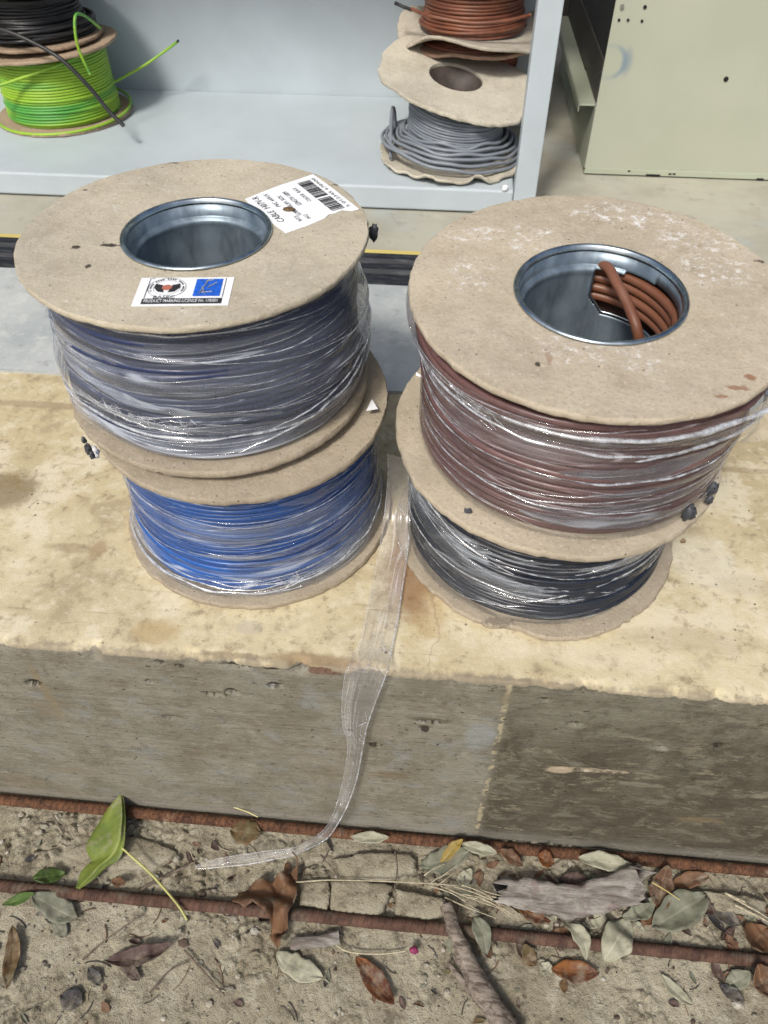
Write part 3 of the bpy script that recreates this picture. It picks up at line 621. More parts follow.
film(A, mat_film('film_black', (.72, .79, .92), .08, .5, 3, 50, .12, .36, gain=.65, pitch=.0055), .012, .120, RfA, tA0, TA, 1.7, .0035,
     lambda a, t: .008*sstep(.55, 1., cos(a+.25))*sstep(.0, .3, t)*sstep(.95, .6, t)+.004*sstep(.7, .9, cos(a-pi-.2))*sstep(.6, .2, t), .0032,
     rolls=[(radians(-165), radians(-35), .034, .030, .0022), (radians(-130), radians(-85), .045, .036, .0014), (radians(-70), radians(-5), .016, .05, .0017), (radians(-165), radians(-40), .115, .112, .0013), (radians(-60), radians(20), .03, .07, .0012)], creases=85, slope=.010, crumple=[(radians(-108), .046, .16, .003, 34), (radians(-85), .043, .08, .003, 16)])
flange('upper_flange', .125, topA-.0048, .0048, bA, A, TA[0], TA[1], hole=.0508, hx=.0022, hy=-.005, edge=.0014, seed=1, wamp=.0006)
barrel(A, .0508, .002, topA+.0004, tx=TA[0], ty=TA[1], cx=.0022, cy=-.005)
g = MB(); pr = [Vector((.0459*cos(radians(62)+k), .0459*sin(radians(62)+k), 0)) for k in (0, .03)]
g.tube([(pr[0].x, pr[0].y, .006), (pr[0].x, pr[0].y, topA-.016)], .0006, 6); g.tube([(pr[1].x, pr[1].y, .006), (pr[1].x, pr[1].y, topA-.016)], .0004, 6); g.build('barrel_seam', GALV, A)
for i, (px, py, z_, r) in enumerate([(374, 232, L+.25, .0052), (88, 449, L+.135, .004), (92, 455, L+.13, .003), (84, 440, L+.14, .0025)]):
    q = at(px, py, z_)-A.location; lump(A, q, r, TAR, 'tar_lump', i*3, (.7, .7, 1.3))
# licence sticker
c0, c1, c2 = onA(131, 306, .0004), onA(228, 305, .0004), onA(141, 278, .0004)
u = (c1-c0); wS = u.length; u.normalize(); v = nA.cross(u).normalized(); hS = (c2-c0).dot(v)
sh = Sheet(c0, u, v, nA)
g = MB(); g.add([sh.P(0, 0), sh.P(wS, 0), sh.P(wS, hS), sh.P(0, hS), sh.P(0, 0, -.0003), sh.P(wS, 0, -.0003), sh.P(wS, hS, -.0003), sh.P(0, hS, -.0003)], [(0, 1, 2, 3), (0, 4, 5, 1), (1, 5, 6, 2), (2, 6, 7, 3), (3, 7, 4, 0)])
st = g.build('licence_sticker', PAPER, A, False); st['label'] = 'white licence sticker with round emblem and blue square'
g = MB(); fx0, fx1 = wS*.10, wS*.925; lw = wS*.008
sh.rect(g, fx0, hS*.26, lw, hS*.7); sh.rect(g, fx1-lw, hS*.26, lw, hS*.7); sh.rect(g, fx0-wS*.01, hS*.05, fx1-fx0+wS*.01, hS*.19); sh.rect(g, fx0, hS*.95, wS*.06, lw)
g.build('printed_frame', INK, st, False)
g = MB(); sh.text(g, 'PRODUCT MARKING LICENCE No. 178/001', fx0+wS*.015, hS*.095, (fx1-fx0)*.93, hS*.105, .0005); g.build('lettering', PAPER, st, False)
g = MB(); ex, ey, er = wS*.31, hS*.62, hS*.325
sh.ring(g, ex, ey, er*1.12-lw*.7, er*1.12, sy=.98); sh.ring(g, ex, ey, er*.80-lw*.4, er*.80)
# wings of the emblem and the ring letters
for s_ in (-1, 1):
    sh.poly(g, [(ex+s_*er*.28, ey+er*.30), (ex+s_*er*.72, ey+er*.45), (ex+s_*er*.76, ey+er*.0), (ex+s_*er*.50, ey-er*.42), (ex+s_*er*.12, ey-er*.52)][::s_])
for k in range(26):
    t = radians(-20)+radians(220)*k/25
    if k % 5 != 4:
        r_ = er*.96; cx_, cy_ = ex+r_*cos(t), ey+r_*sin(t); sh.poly(g, [(cx_-er*.05, cy_-er*.06), (cx_+er*.05, cy_-er*.06), (cx_+er*.04, cy_+er*.06), (cx_-er*.04, cy_+er*.06)])
sh.text(g, 'BASEC', ex-er*.62, ey-er*1.17, er*1.25, er*.32); g.build('emblem', INK, st, False)
g = MB(); sh.ring(g, ex, ey+er*.02, 0, er*.30, .0004, 20); g.build('emblem_centre', flatmat('emblem_red', (.42, .14, .09), .6), st, False)
g = MB(); sh.rect(g, wS*.605, hS*.31, wS*.285, hS*.62); bq = g.build('blue_square', flatmat('sticker_blue', (.01, .10, .52), .5, 0, .25, 400), st, False)
g = MB()
for a_, b_, c_, d_ in [(.67, .4, .74, .9), (.74, .6, .83, .78), (.68, .42, .8, .46), (.70, .84, .79, .88), (.72, .38, .69, .62)]:
    A0, B0 = sh.P(wS*a_, hS*b_, .0006), sh.P(wS*c_, hS*d_, .0006)
    g.tube([A0.lerp(B0, k/6)+Vector((.0012*mn.noise(Vector((k, a_*9, 1))), .001*mn.noise(Vector((k, a_*9, 5))), 0)) for k in range(7)], .0004, 5)
g.build('scratch', flatmat('scratched_paper', (.25, .27, .3), .8), st)
# barcode label
pl, pt_, prr = onA(245, 199, .0004), onA(313, 174, .0004), onA(359, 209, .0004)
u = (pt_-prr); wB = u.length; u.normalize(); v = nA.cross(u).normalized()
sh = Sheet(prr, u, v, nA); inv = lambda px, py: ((onA(px, py, .0004)-prr).dot(u), (onA(px, py, .0004)-prr).dot(v))
outl = [inv(*q) for q in [(313, 174), (335, 190), (359, 209), (352, 211), (342, 210), (335, 213), (329, 214), (325, 218), (318, 221), (306, 226), (286, 233), (276, 226), (266, 217), (258, 209), (249, 204), (245, 199), (262, 192), (280, 185), (296, 180)]]
g = MB(); nO = len(outl); g.add([sh.P(a, b) for a, b in outl]+[sh.P(a, b, -.0003) for a, b in outl], [tuple(range(nO))]+[(i, (i+1) % nO, nO+(i+1) % nO, nO+i) for i in range(nO)])
st = g.build('barcode_label', PAPER, A, False); st['label'] = 'torn white barcode label beside the drum hole'
hB = inv(245, 199)[1]
g = MB(); rnd = random.Random(4); a = wB*.10
while a < wB*.88:
    w_ = rnd.choice([.0004, .0004, .0008, .0012]);
    if not .42 < a/wB < .45: sh.rect(g, a, hB*.12, w_, hB*.17)
    a += w_+rnd.choice([.0004, .0006, .0010])
g.build('barcode', INK, st, False)
g = MB()
sh.text(g, '5 012345 678900', wB*.1, hB*.045, wB*.8, hB*.045)
sh.text(g, 'COLOUR', wB*.42, hB*.36, wB*.2, hB*.05); sh.text(g, 'BLACK', wB*.66, hB*.36, wB*.13, hB*.05)
sh.text(g, 'LENGTH 100M', wB*.40, hB*.50, wB*.36, hB*.06); sh.text(g, 'NOM. SIZE', wB*.40, hB*.61, wB*.30, hB*.05)
sh.text(g, '16 MM2', wB*.2, hB*.62, wB*.15, hB*.06); sh.text(g, 'PVC 6491X', wB*.48, hB*.72, wB*.34, hB*.06); sh.text(g, 'CABLE  H07V-R', wB*.16, hB*.85, wB*.66, hB*.08)
sh.text(g, 'BATCH', wB*.08, hB*.68, wB*.12, hB*.05); sh.text(g, '0412', wB*.08, hB*.57, wB*.1, hB*.05)
g.build('lettering', INK, st, False)
q = onA(289, 209, .001); lump(st, q, .0035, flatmat('brown_smudge', (.13, .08, .04), .9, 0, .5, 500), 'dirt_smudge', 2, (1.3, 1., .12))

# --- drum D: dark cable, bottom right
dx, dy = .097, .497
D = empty('cable_drum', (dx, dy, L), 'dark grey-black cable under film, lower drum of the right stack, on a dented base board', 'cable drum', GRP)
bD = mat_board('chipboard_d', (.35, .30, .225), seed=7.7, dark=[((-.035, -.118, .0065), (.014, .004, .02), .4)])
def warpD(a, k):
    d = (a-radians(-100)+pi) % (2*pi)-pi; e = (a-radians(-78)+pi) % (2*pi)-pi
    return (-.05*math.exp(-(d/.13)**2)+.035*math.exp(-(e/.25)**2), .0005)
flange('lower_flange', .1285, .0005, .0062, bD, D, warp=warpD, edge=.003, seed=4)
RfD = lambda a, z: .1145-.004*sin(pi*z/.13)+.002*sstep(.04, .0, z)
tD = (-.03, .06)
winding(D, mat_cable('dark_cable', (.010, .014, .026), (.018, .022, .032), .08, .3), .008, .130, RfD, .0052, (0, 0), tD, 21, 6, .0007)
film(D, mat_film('film_dark', (.70, .77, .84), .03, .5, 3.5, 55, -.14, .32, gain=.55, pitch=.0055), .010, .130, RfD, (0, 0), tD, 9.3, .003, lambda a, t: .003*sin(a*2+t*3)+.0035*sstep(.5, 1, cos(a-.3))*sstep(0, .4, t), .003,
     rolls=[(radians(-175), radians(-60), .105, .035, .0018), (radians(-170), radians(-40), .05, .03, .0015), (radians(-100), radians(-10), .035, .07, .0018), (radians(-140), radians(-60), .075, .06, .0012), (radians(-80), radians(0), .07, .105, .0022)], creases=85, slope=.012, crumple=[(radians(-120), .085, .2, .006, 26), (radians(-75), .062, .14, .004, 22)])
flange('upper_flange', .1150, .133, .0062, bD, D, tD[0], tD[1], edge=.003, seed=14)
barrel(D, .049, .002, .139)
# --- drum C: brown cable, top right, leaning to the viewer
cx, cy, cz = .1012, .4625, L+.1455
Cc = empty('cable_drum', (cx, cy, cz), 'brown cable in film, upper drum of the right stack with coils inside its hole', 'cable drum', GRP)
TC = (-.005, .072); topC = .1245; nC = Vector((-TC[0], -TC[1], 1)).normalized()
def onC(px, py, h=0.): return atplane(px, py, (cx, cy, cz+topC+h), nC)-Vector((cx, cy, cz))
dc = lambda px, py, rx, ry, k=1.: (tuple(onC(px, py)), (rx, ry, .03), k)
bC = mat_board('chipboard_c', (.405, .35, .262), white=[dc(615, 213, .03, .016), dc(660, 222, .02, .015), dc(530, 240, .02, .02), dc(715, 270, .025, .02), dc(700, 240, .03, .015), dc(575, 350, .02, .015), dc(640, 355, .014, .016), dc(470, 275, .014, .02), dc(480, 235, .03, .01)],
    rust=[dc(751, 378, .0035, .003, .9), dc(738, 388, .006, .0022, .8), dc(722, 397, .004, .0016, .8), dc(549, 357, .002, .0055, .5)],
    dark=[dc(538, 364, .0018, .002, .9), dc(768, 262, .008, .002, .8), dc(600, 196, .004, .001, .6)], seed=5.5)
tC0 = (-.03, .064)
flange('lower_flange', .1245, .0, .0065, bC, Cc, tC0[0], tC0[1], edge=.0022, seed=8, cx=-.0085, cy=-.001)
RfC = lambda a, z: .1105+.006*sstep(.07, .118, z)-.001*sin(3*a)+.001*sin(2*a)
winding(Cc, mat_cable('brown_cable', (.14, .073, .069), (.105, .056, .056), .05, .28), .009, .116, RfC, .0060, tC0, TC, 31, 3, .0004)
film(Cc, mat_film('film_brown', (.80, .76, .8), .025, .4, 3.5, 55, .1, .2, gain=.5, pitch=.0061), .011, .1165, RfC, tC0, TC, 3.1, .003,
     lambda a, t: .006*sstep(.75, 1, t)+.01*sstep(.6, 1., cos(a+.15))*sstep(.3, .9, t), .0026,
     rolls=[(radians(-120), radians(-10), .108, .107, .0035), (radians(-170), radians(-60), .1, .083, .002), (radians(-80), radians(10), .083, .09, .0028), (radians(-150), radians(-30), .065, .06, .0014), (radians(-160), radians(-60), .04, .034, .001)], creases=70, slope=.008, crumple=[(radians(-132), .098, .1, .004, 30), (radians(-35), .086, .12, .003, 22)])
flange('upper_flange', .1255, topC-.0048, .0048, bC, Cc, TC[0], TC[1], hole=.0538, hx=.001, hy=-.004, edge=.0016, seed=6)
def win(a, z):
    lo, hi = radians(-30), radians(86)
    if not lo < a < hi: return False
    s_ = min(a-lo, hi-a)*.056
    return z > topC-.044+.0 and z < topC-.012+.003 and s_ > 0 and (z > topC-.044+.012*(1-min(1, s_/.012)))
barrel(Cc, .0536, .002, topC+.0002, tx=TC[0], ty=TC[1], window=win, cx=.001, cy=-.004)
g = MB(); pth = []; rw = .0494; loA, hiA = radians(-30), radians(86)
for k in range(6): pth.append((hiA, topC-.0135-.0185*k/5))
for k in range(1, 70):
    a_ = hiA-(hiA-loA)*k/70; s_ = min(a_-loA, hiA-a_)*.056; pth.append((a_, topC-.044+.012*(1-min(1, s_/.012))))
g.tube([(.001+rw*cos(a_), -.004+rw*sin(a_), z_+(TC[0]*rw*cos(a_)+TC[1]*rw*sin(a_))*(z_-.002)/(topC-.0018)) for a_, z_ in pth], .0010, 6); g.build('torn_edge', GALV, Cc)
BR = mat_cable('inner_brown_cable', (.17, .068, .036), (.14, .055, .03), .08, .42)
g = MB()
for k, (zz, rr) in enumerate([(topC-.0175, .0552), (topC-.0245, .0558), (topC-.0315, .0548), (topC-.0385, .0556)]):
    g.tube([((rr-.003*sin(min(1, max(0, a_/80))*pi))*cos(radians(a_)), (rr-.003*sin(min(1, max(0, a_/80))*pi))*sin(radians(a_)), zz+TC[1]*rr*sin(radians(a_))*.9) for a_ in range(-55, 100, 5)], .0034, 10)
P0 = [onC(672, 330, -.03), onC(655, 296, -.018)+Vector((0, .004, 0)), onC(625, 272, -.013), onC(604, 266, -.013), onC(606, 278, -.016), onC(620, 298, -.022), onC(635, 325, -.03), onC(646, 350, -.045), onC(650, 365, -.07)]
pp = [Vector((.05*cos(radians(95)), .056*sin(radians(95)), topC-.02)), onC(598, 266, -.014), onC(608, 268, -.010), onC(616, 282, -.012), onC(627, 303, -.018), onC(636, 326, -.026), onC(640, 345, -.04), onC(642, 352, -.06)]
g.tube(smoothpath(pp, 8), .0037, 10)
g.build('inner_coils', BR, Cc)
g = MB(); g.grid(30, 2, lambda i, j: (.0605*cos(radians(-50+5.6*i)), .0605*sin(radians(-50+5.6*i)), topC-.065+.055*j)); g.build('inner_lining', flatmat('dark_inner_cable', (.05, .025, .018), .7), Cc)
for i, (px, py, z_, r) in enumerate([(689, 513, L+.152, .006), (712, 489, L+.157, .0052), (709, 500, L+.152, .0035), (683, 541, L+.14, .002)]):
    q = at(px, py, z_)-Cc.location; lump(Cc, q, r, TAR if i < 3 else flatmat('brown_grit', (.2, .14, .08), .9), 'tar_lump', i*5+1, (.8, .5, 1.1))
q = at(468, 513, L+.147)-Cc.location; lump(Cc, q, .004, TAR, 'tar_lump', 20, (.8, .4, 1.2))
q = at(572, 546, L+.142)-Cc.location; lump(Cc, q, .0028, flatmat('orange_grit', (.35, .2, .11), .9), 'dirt_lump', 25, (1.8, .5, .7))
q = MB(); q.add([tuple(at(416, 372, L+.16)-Cc.location), tuple(at(416, 379, L+.157)-Cc.location), tuple(at(424, 381, L+.157)-Cc.location), tuple(at(426, 378, L+.158)-Cc.location)], [(0, 1, 2, 3)]); q.build('paper_scrap', PAPER, Cc, False)
# loose bag of film hanging from the right side of drum C
FT = mat_film('loose_film', (.78, .78, .76), .08, .6, 40, 40, .4, .25, .12, .5, 1.)
g = MB()
def tail(i, j):
    s_, t = i/34, j/11; a = radians(-44+50*s_)
    rr = .124+.020*sin(pi*min(1, s_*1.1))*t+.012*s_*t; z = .106-.028*t-.012*t*s_
    wv = .0035*fbm(s_*7, t*4, 2, 3)+.0025*sin(s_*26+t*4)
    return ((rr+wv)*cos(a), (rr+wv)*sin(a), z+wv+TC[1]*rr*sin(a)+.006*s_)
g.grid(35, 12, tail, uvf=lambda i, j: (i*.004, j*.003)); g.build('loose_film', FT, Cc)

# ================================================================== strip of film hanging over the ledge
FS = mat_film('strip_film', (.76, .74, .73), .13, .35, 6, 110, .4, .2, .2, .25, 0, .4)
top_, fc, gr_ = lambda x, y: at(x, y, L+.004), lambda x, y: aty(x, y, .3145), lambda x, y: at(x, y, .021)
up_ = lambda h: (lambda x, y: at(x, y, L+h))
rows = [((388, 455), (402, 458), up_(.10)), ((388, 478), (409, 480), up_(.06)), ((385, 510), (410, 512), up_(.03)), ((380, 545), (408, 548), up_(.012)), ((373, 580), (403, 583), top_), ((366, 615), (398, 618), top_),
        ((360, 642), (392, 648), top_), ((355, 654), (390, 660), lambda x, y: at(x, y, L+.007)), ((350, 664), (388, 669), lambda x, y: aty(x, y, .319)), ((347, 670), (386, 674), lambda x, y: aty(x, y, .3155)), ((345, 676), (384, 680), fc), ((342, 700), (375, 703), fc), ((343, 725), (367, 727), fc), ((348, 745), (363, 747), fc), ((344, 775), (357, 778), fc), ((338, 800), (348, 804), lambda x, y: aty(x, y, .309)),
        ((331, 818), (338, 823), lambda x, y: aty(x, y, .292)), ((322, 831), (327, 838), gr_), ((306, 842), (309, 848), gr_), ((290, 848), (292, 855), gr_), ((270, 850), (272, 859), gr_), ((250, 853), (252, 863), gr_), ((225, 857), (226, 866), gr_), ((205, 862), (205, 868), gr_), ((195, 866), (195, 868), gr_)]
Ls = smoothpath([f(*a) for a, b, f in rows], 8); Rs = smoothpath([f(*b) for a, b, f in rows], 8); nW = 13
def strip(i, j):
    t = j/(nW-1); p = Ls[i].lerp(Rs[i], t); wd = (Rs[i]-Ls[i]).length
    h = .22*wd*fbm(t*5+i*.015, i*.03, 1, 3)+.06*wd*fbm(t*14, i*.1, 3, 2)
    onface = p.z < L-.006 and p.z > .04
    return p+(Vector((0, -abs(h)-.0005, 0)) if onface else Vector((0, 0, abs(h)+.0005)))
g = MB(); g.grid(len(Ls), nW, strip, uvf=lambda i, j: (i*.004, j*.003))
g.m = 1; rc_ = random.Random(3)
for k in range(26):                                # creases in the strip, mostly lengthwise
    i0 = rc_.randrange(0, len(Ls)-20); n_ = rc_.randrange(8, 34); t0 = rc_.uniform(.05, .95); t1 = min(.98, max(.02, t0+rc_.gauss(0, .25))); P = []
    for q in range(n_):
        i = min(len(Ls)-1, i0+q); t = t0+(t1-t0)*q/n_; j = t*(nW-1); P.append(strip(i, j)+Vector((0, -.0004, .0004)))
    g.tube(P, lambda i: rc_.choice([.00012, .0002])*(1+.5*mn.noise(Vector((i*.5, k, 1)))), 5)
for k in range(12):
    i = rc_.randrange(len(Ls)); t0 = rc_.uniform(.1, .8); P = []
    for q in range(6): P.append(strip(min(len(Ls)-1, i+int(q*.9)), (t0+.05*q*rc_.choice([1, 1, -.4]))*(nW-1))+Vector((0, -.0006, .0006)))
    g.tube(P, .0003, 5)
for side, rr in ((Rs, .0007), (Ls, .0003)):
    g.tube([p+Vector((0, -.001, .001)) for p in side], lambda i: rr*(1+.4*mn.noise(Vector((i*.3, 1, 1))))*min(1, (len(side)-i)/20+.15), 6)
o = g.build('plastic_strip', [FS, FOLD]); tag(o, 'long clear plastic strip hanging from between the drum stacks down over the ledge', 'plastic strip'); recenter(o, at(345, 700, .02))

# ================================================================== old spools on the shelf
SZ = L+.0405
OLD = 'old spools on the steel shelf'
def wob(amp, rad, seed, n=3):
    return lambda a, k: (rad*fbm(cos(a)*1.5+seed, sin(a)*1.5, seed, 3)+rad*.5*fbm(cos(a)*5+seed, sin(a)*5, 2, 2), amp*k*k*fbm(cos(a)*1.2+seed, sin(a)*1.2, 3+seed, 2))
GY1 = M('green_yellow_cable', .45); X, Y, Z = GY1.xyz(); t = GY1.math('FRACT', GY1.math('MULTIPLY', Z, 140)); GY1.col(GY1.mix(GY1.rng(GY1.noise(13, 2, .5, GY1.scl((.3, .3, 3))), .34, .56), (.075, .30, .05), (.26, .44, .03))); GY1 = GY1.mat
E_ = empty('cable_spool', (-.715, 1.43, SZ), 'spool of bright green and yellow earth cable with stray loops, on the shelf at left', 'cable spool', OLD)
bE = mat_board('old_board_e', (.33, .25, .17), seed=11)
flange('lower_flange', .119, .0005, .005, bE, E_, edge=.003, warp=wob(.004, .03, 3.), seed=21)
RfE = lambda a, z: .094+.0035*sstep(.05, .0, z)
winding(E_, GY1, .007, .108, RfE, .0047, seed=41, strands=2, jit=.0003)
flange('upper_flange', .1185, .111, .005, bE, E_, .06, 0, edge=.003, warp=wob(.006, .04, 5.), seed=22)
g = MB()
el = Vector(E_.location)
def E(px, py, z): return at(px, py, z)-el
g.tube(smoothpath([(.118*cos(a/10), .118*sin(a/10), .0105+.006*sin(a/13)) for a in range(-28, 12, 2)], 3), .0024, 8)
g.tube(smoothpath([aty(100, 28, 1.40)-el, aty(85, 16, 1.35)-el, aty(76, 15, 1.32)-el, aty(75, 30, 1.31)-el, aty(79, 50, 1.31)-el, aty(90, 74, 1.315)-el]), .0022, 8)
g.tube(smoothpath([aty(-20, 92, 1.31)-el, aty(10, 82, 1.32)-el, aty(50, 68, 1.335)-el, aty(95, 50, 1.39)-el, aty(108, 42, 1.43)-el]), .0024, 8)
g.tube(smoothpath([aty(100, 90, 1.43)-el, aty(122, 78, 1.47)-el, aty(145, 65, 1.50)-el, aty(165, 51, 1.515)-el, aty(177, 42, 1.515)-el]), .0024, 8)
g.build('loose_ends', GY1, E_)
barrel(E_, .045, .002, .115)
lump(E_, aty(178, 41, 1.515)-el, .0022, INK, 'cut_end', 3)
# black coil on top
BKc = mat_cable('loose_black_cable', (.01, .01, .012), (.018, .018, .02), .03, .4)
Fz = SZ+.121
F_ = empty('cable_spool', (-.725, 1.43, Fz), 'untidy black cable spool sitting on top of the green one at the left edge', 'cable spool', OLD)
flange('lower_flange', .108, .003, .005, mat_board('old_board_f', (.30, .22, .15), seed=13), F_, .02, 0, edge=.004, warp=wob(.008, .05, 8.), seed=25)
winding(F_, BKc, .009, .075, lambda a, z: .080+.005*sin(z*90), .0055, seed=51, strands=16, jit=.002)
flange('upper_flange', .108, .08, .005, bE, F_, edge=.003, warp=wob(.006, .04, 15.), seed=27)
g = MB(); fl = Vector(F_.location)
for k in range(7):
    ph = k*1.3; g.tube([((.092+.008*sin(a/10*2+ph))*cos(a/10), (.092+.006*cos(a/10+ph))*sin(a/10), .012+.002*k+.008*abs(sin(a/20+ph))) for a in range(0, 63)], .0028, 7, closed=True)
g.tube(smoothpath([aty(-40, 20, 1.33)-fl, aty(0, 29, 1.31)-fl, aty(32, 42, 1.30)-fl, aty(62, 60, 1.29)-fl, aty(90, 88, 1.285)-fl, aty(108, 110, 1.28)-fl, aty(124, 126, 1.275)-fl]), .0033, 8)
g.build('loose_strands', BKc, F_)
# grey spool
G_ = empty('cable_spool', (0., 1.29, SZ), 'grey cable spool with warped round cardboard ends and sagging loops, next to the shelf post', 'cable spool', OLD)
bG = mat_board('old_board_g', (.46, .425, .34), seed=17)
def warpG(a, k): return (.14*fbm(cos(a)*2+4, sin(a)*2, 4, 3)+.03*fbm(cos(a)*7, sin(a)*7, 4, 2), .016*k**4*sstep(-.1, .5, fbm(cos(a)*2.2+2, sin(a)*2.2, 1, 2)+.1)*1.)
flange('lower_flange', .121, .0005, .0045, bG, G_, edge=.004, warp=warpG, seed=31, wamp=.003)
GC = mat_cable('grey_cable', (.20, .225, .255), (.16, .18, .21), .15)
winding(G_, GC, .006, .086, lambda a, z: .074+.003*sstep(.05, 0, z), .0048, (0, 0), (-.17, .14), seed=61, strands=2, jit=.0006, cy=.012)
g = MB()
for k in range(6):
    rr = .084+.0062*k; zc = .040-.0045*k
    g.tube([(rr*cos(a/10)*(1+.03*sin(a/10+k)), .006+rr*sin(a/10)*.97, max(.0085, zc+.022*cos(a/10+2.2+.15*k)*(.3+.16*k)*.5+.006*mn.noise(Vector((cos(a/10)*2, sin(a/10)*2, k))))) for a in range(0, 63)], .0028, 8, closed=True)
g.tube([(-.100-.004*sin(k*.4), -.02+.06*sin(k/10*pi-.5), .012+.05*sin(k/10*pi)) for k in range(11)], .003, 8)
g.build('sagging_loops', GC, G_)
flange('upper_flange', .125, .101, .006, bG, G_, -.177, .152, hole=.043, cx=-.004, cy=.042, edge=.004, warp=lambda a, k: (.12*fbm(cos(a)*1.9+9, sin(a)*1.9, 4, 3)-.02, .005*k*k*sin(3*a+1)), seed=33, wamp=.003)
CT = flatmat('brown_core_tube', (.055, .042, .035), .6, 0, .3, 60)
g = MB(); g.grid(64, 3, lambda i, j: (-.004+.0435*cos(2*pi*i/64)+(.0 if j == 0 else 0), .036+.0435*sin(2*pi*i/64)+(0 if j == 0 else 0), [.004, .06, .0985][j]+(-.177*.0435*cos(2*pi*i/64)+.152*.0435*sin(2*pi*i/64))*(j == 2)+.0045*(j == 2)), True); o = g.build('core_tube', CT, G_); md = o.modifiers.new('s', 'SOLIDIFY'); md.thickness = .0016; md.offset = 1
# small spool wedged behind, orange-brown spool on top
I_ = empty('cable_spool', (.030, 1.492, SZ), 'dark narrow spool with reddish wire under the orange-brown one', 'cable spool', OLD)
RD = mat_cable('red_brown_cable', (.22, .06, .035), (.12, .04, .025), .1); bI = mat_board('old_board_i', (.26, .17, .12), seed=19)
flange('lower_flange', .078, .0005, .005, bI, I_, edge=.003, seed=41)
winding(I_, RD, .007, .125, lambda a, z: .068, .0058, seed=71, strands=5, jit=.001)
flange('upper_flange', .116, .128, .005, bI, I_, edge=.004, cy=-.035, warp=wob(.018, .05, 2.5), seed=43)
g = MB()
for k in range(5): g.tube([((.1-.006*k)*cos(a/10), -.035+(.1-.006*k)*sin(a/10), .136+.002*sin(a/8+k)) for a in range(0, 63)], .0028, 7, closed=True)
g.build('loose_wire', RD, I_)
H_ = empty('cable_spool', (.018, 1.447, SZ+.143), 'orange-brown cable spool with a wavy torn cardboard end, top of the stack by the post', 'cable spool', OLD)
OB = mat_cable('orange_brown_cable', (.19, .068, .034), (.13, .046, .026), .08)
bH = mat_board('old_board_h', (.40, .36, .29), seed=23)
flange('lower_flange', .124, .001, .005, bH, H_, edge=.004, warp=lambda a, k: (.05*fbm(cos(a)*1.7, sin(a)*1.7, 6, 3), k*k*(.014*sin(3*a+.6)+.006*sin(5*a))), seed=44)
winding(H_, OB, .008, .10, lambda a, z: .078+.010*sstep(.035, .0, z), .0055, seed=81, strands=6, jit=.001)
flange('upper_flange', .12, .103, .005, bH, H_, edge=.004, warp=wob(.008, .05, 12.), seed=45)
g = MB(); hl = Vector(H_.location)
g.tube(smoothpath([aty(412, 9, 1.39)-hl, aty(430, 16, 1.35)-hl, aty(470, 23, 1.335)-hl, aty(505, 21, 1.34)-hl, aty(530, 15, 1.37)-hl]), .0027, 8); g.build('loose_end', OB, H_)
g = MB(); g.tube([aty(395, 3, 1.40)-hl, aty(404, 7, 1.395)-hl, aty(412, 10, 1.39)-hl], .0027, 8); g.build('black_sleeve', INK, H_)
# little white lump in the corner
o = lump(None, (0, 0, .003), .0045, flatmat('white_plaster', (.75, .77, .78), .7), 'plaster_crumb', 6); o.location = at(505, 190, SZ); tag(o, 'small white plaster crumb on the shelf edge beside the post', 'crumb')

# ================================================================== rusty bars
m = M('rust', .9, .1, .3); a = m.noise(90, 5, .7); b = m.noise(420, 4, .7)
c = m.mix(m.rng(a, .35, .65), (.06, .03, .019), (.15, .072, .038)); c = m.mix(m.rng(b, .55, .72, 0, .7), c, (.20, .095, .05)); c = m.mix(m.rng(b, .46, .36, 0, .85), c, (.018, .011, .009))
c = m.mix(m.rng(m.noise(35, 5, .7), .62, .72, 0, .55), c, (.3, .25, .19)); m.col(c); m.bump(b, .7, .0008); RUST = m.mat
m = M('rust_dull', .95, 0, .2); a = m.noise(60, 5, .7); b = m.noise(420, 4, .7)
c = m.mix(m.rng(a, .35, .65), (.055, .032, .025), (.115, .065, .047)); c = m.mix(m.rng(b, .55, .72, 0, .8), c, (.12, .07, .05)); c = m.mix(m.rng(m.noise(25, 5, .7), .5, .66, 0, .6), c, (.14, .12, .09)); m.col(c); m.bump(b, .7, .0008); RUST2 = m.mat
ZR = lambda x: .0085*sstep(.1, -.5, x)+.001*sin(x*4)
def rebar(x0, x1, y, zf, r, mat, label, pitch=.0068):
    g = MB(); st = .0008; n = int((x1-x0)/st); k = 16
    def fn(i, j):
        x = x0+st*i; a = 2*pi*j/k
        rib = max(0, sin(2*pi*(x/pitch)+a*1.0*(1 if sin(a) > 0 else -1)))**3 * (.45+.55*abs(sin(a)))
        edge = .7*max(0, abs(cos(a))**14)
        rr = r*(.80+.34*max(rib, edge))+.0004*mn.noise(Vector((x*160, a*2, y*9)))
        return (x, y+rr*cos(a)+.0015*fbm(x*3, y*9), zf(x)+rr*sin(a))
    g.grid(n+1, k, fn); b0 = n+1
    g.f += [(i*k+k-1, (i+1)*k+k-1, (i+1)*k, i*k) for i in range(n)]; g.mi += [0]*n
    o = g.build('rusty_rebar', mat); recenter(o, ((x0+x1)/2, y, 0)); return tag(o, label, 'steel bar', 'rusty bars along the ledge')
rebar(-.75, .75, .3150, lambda x: .0075+ZR(x), .0062, RUST, 'orange rusty ribbed steel bar lying against the foot of the ledge')
rebar(-.75, .75, .229, lambda x: .0075+.001*sin(x*5+2), .0062, RUST2, 'duller brown ribbed steel bar half sunk in the dirt, farther from the ledge')

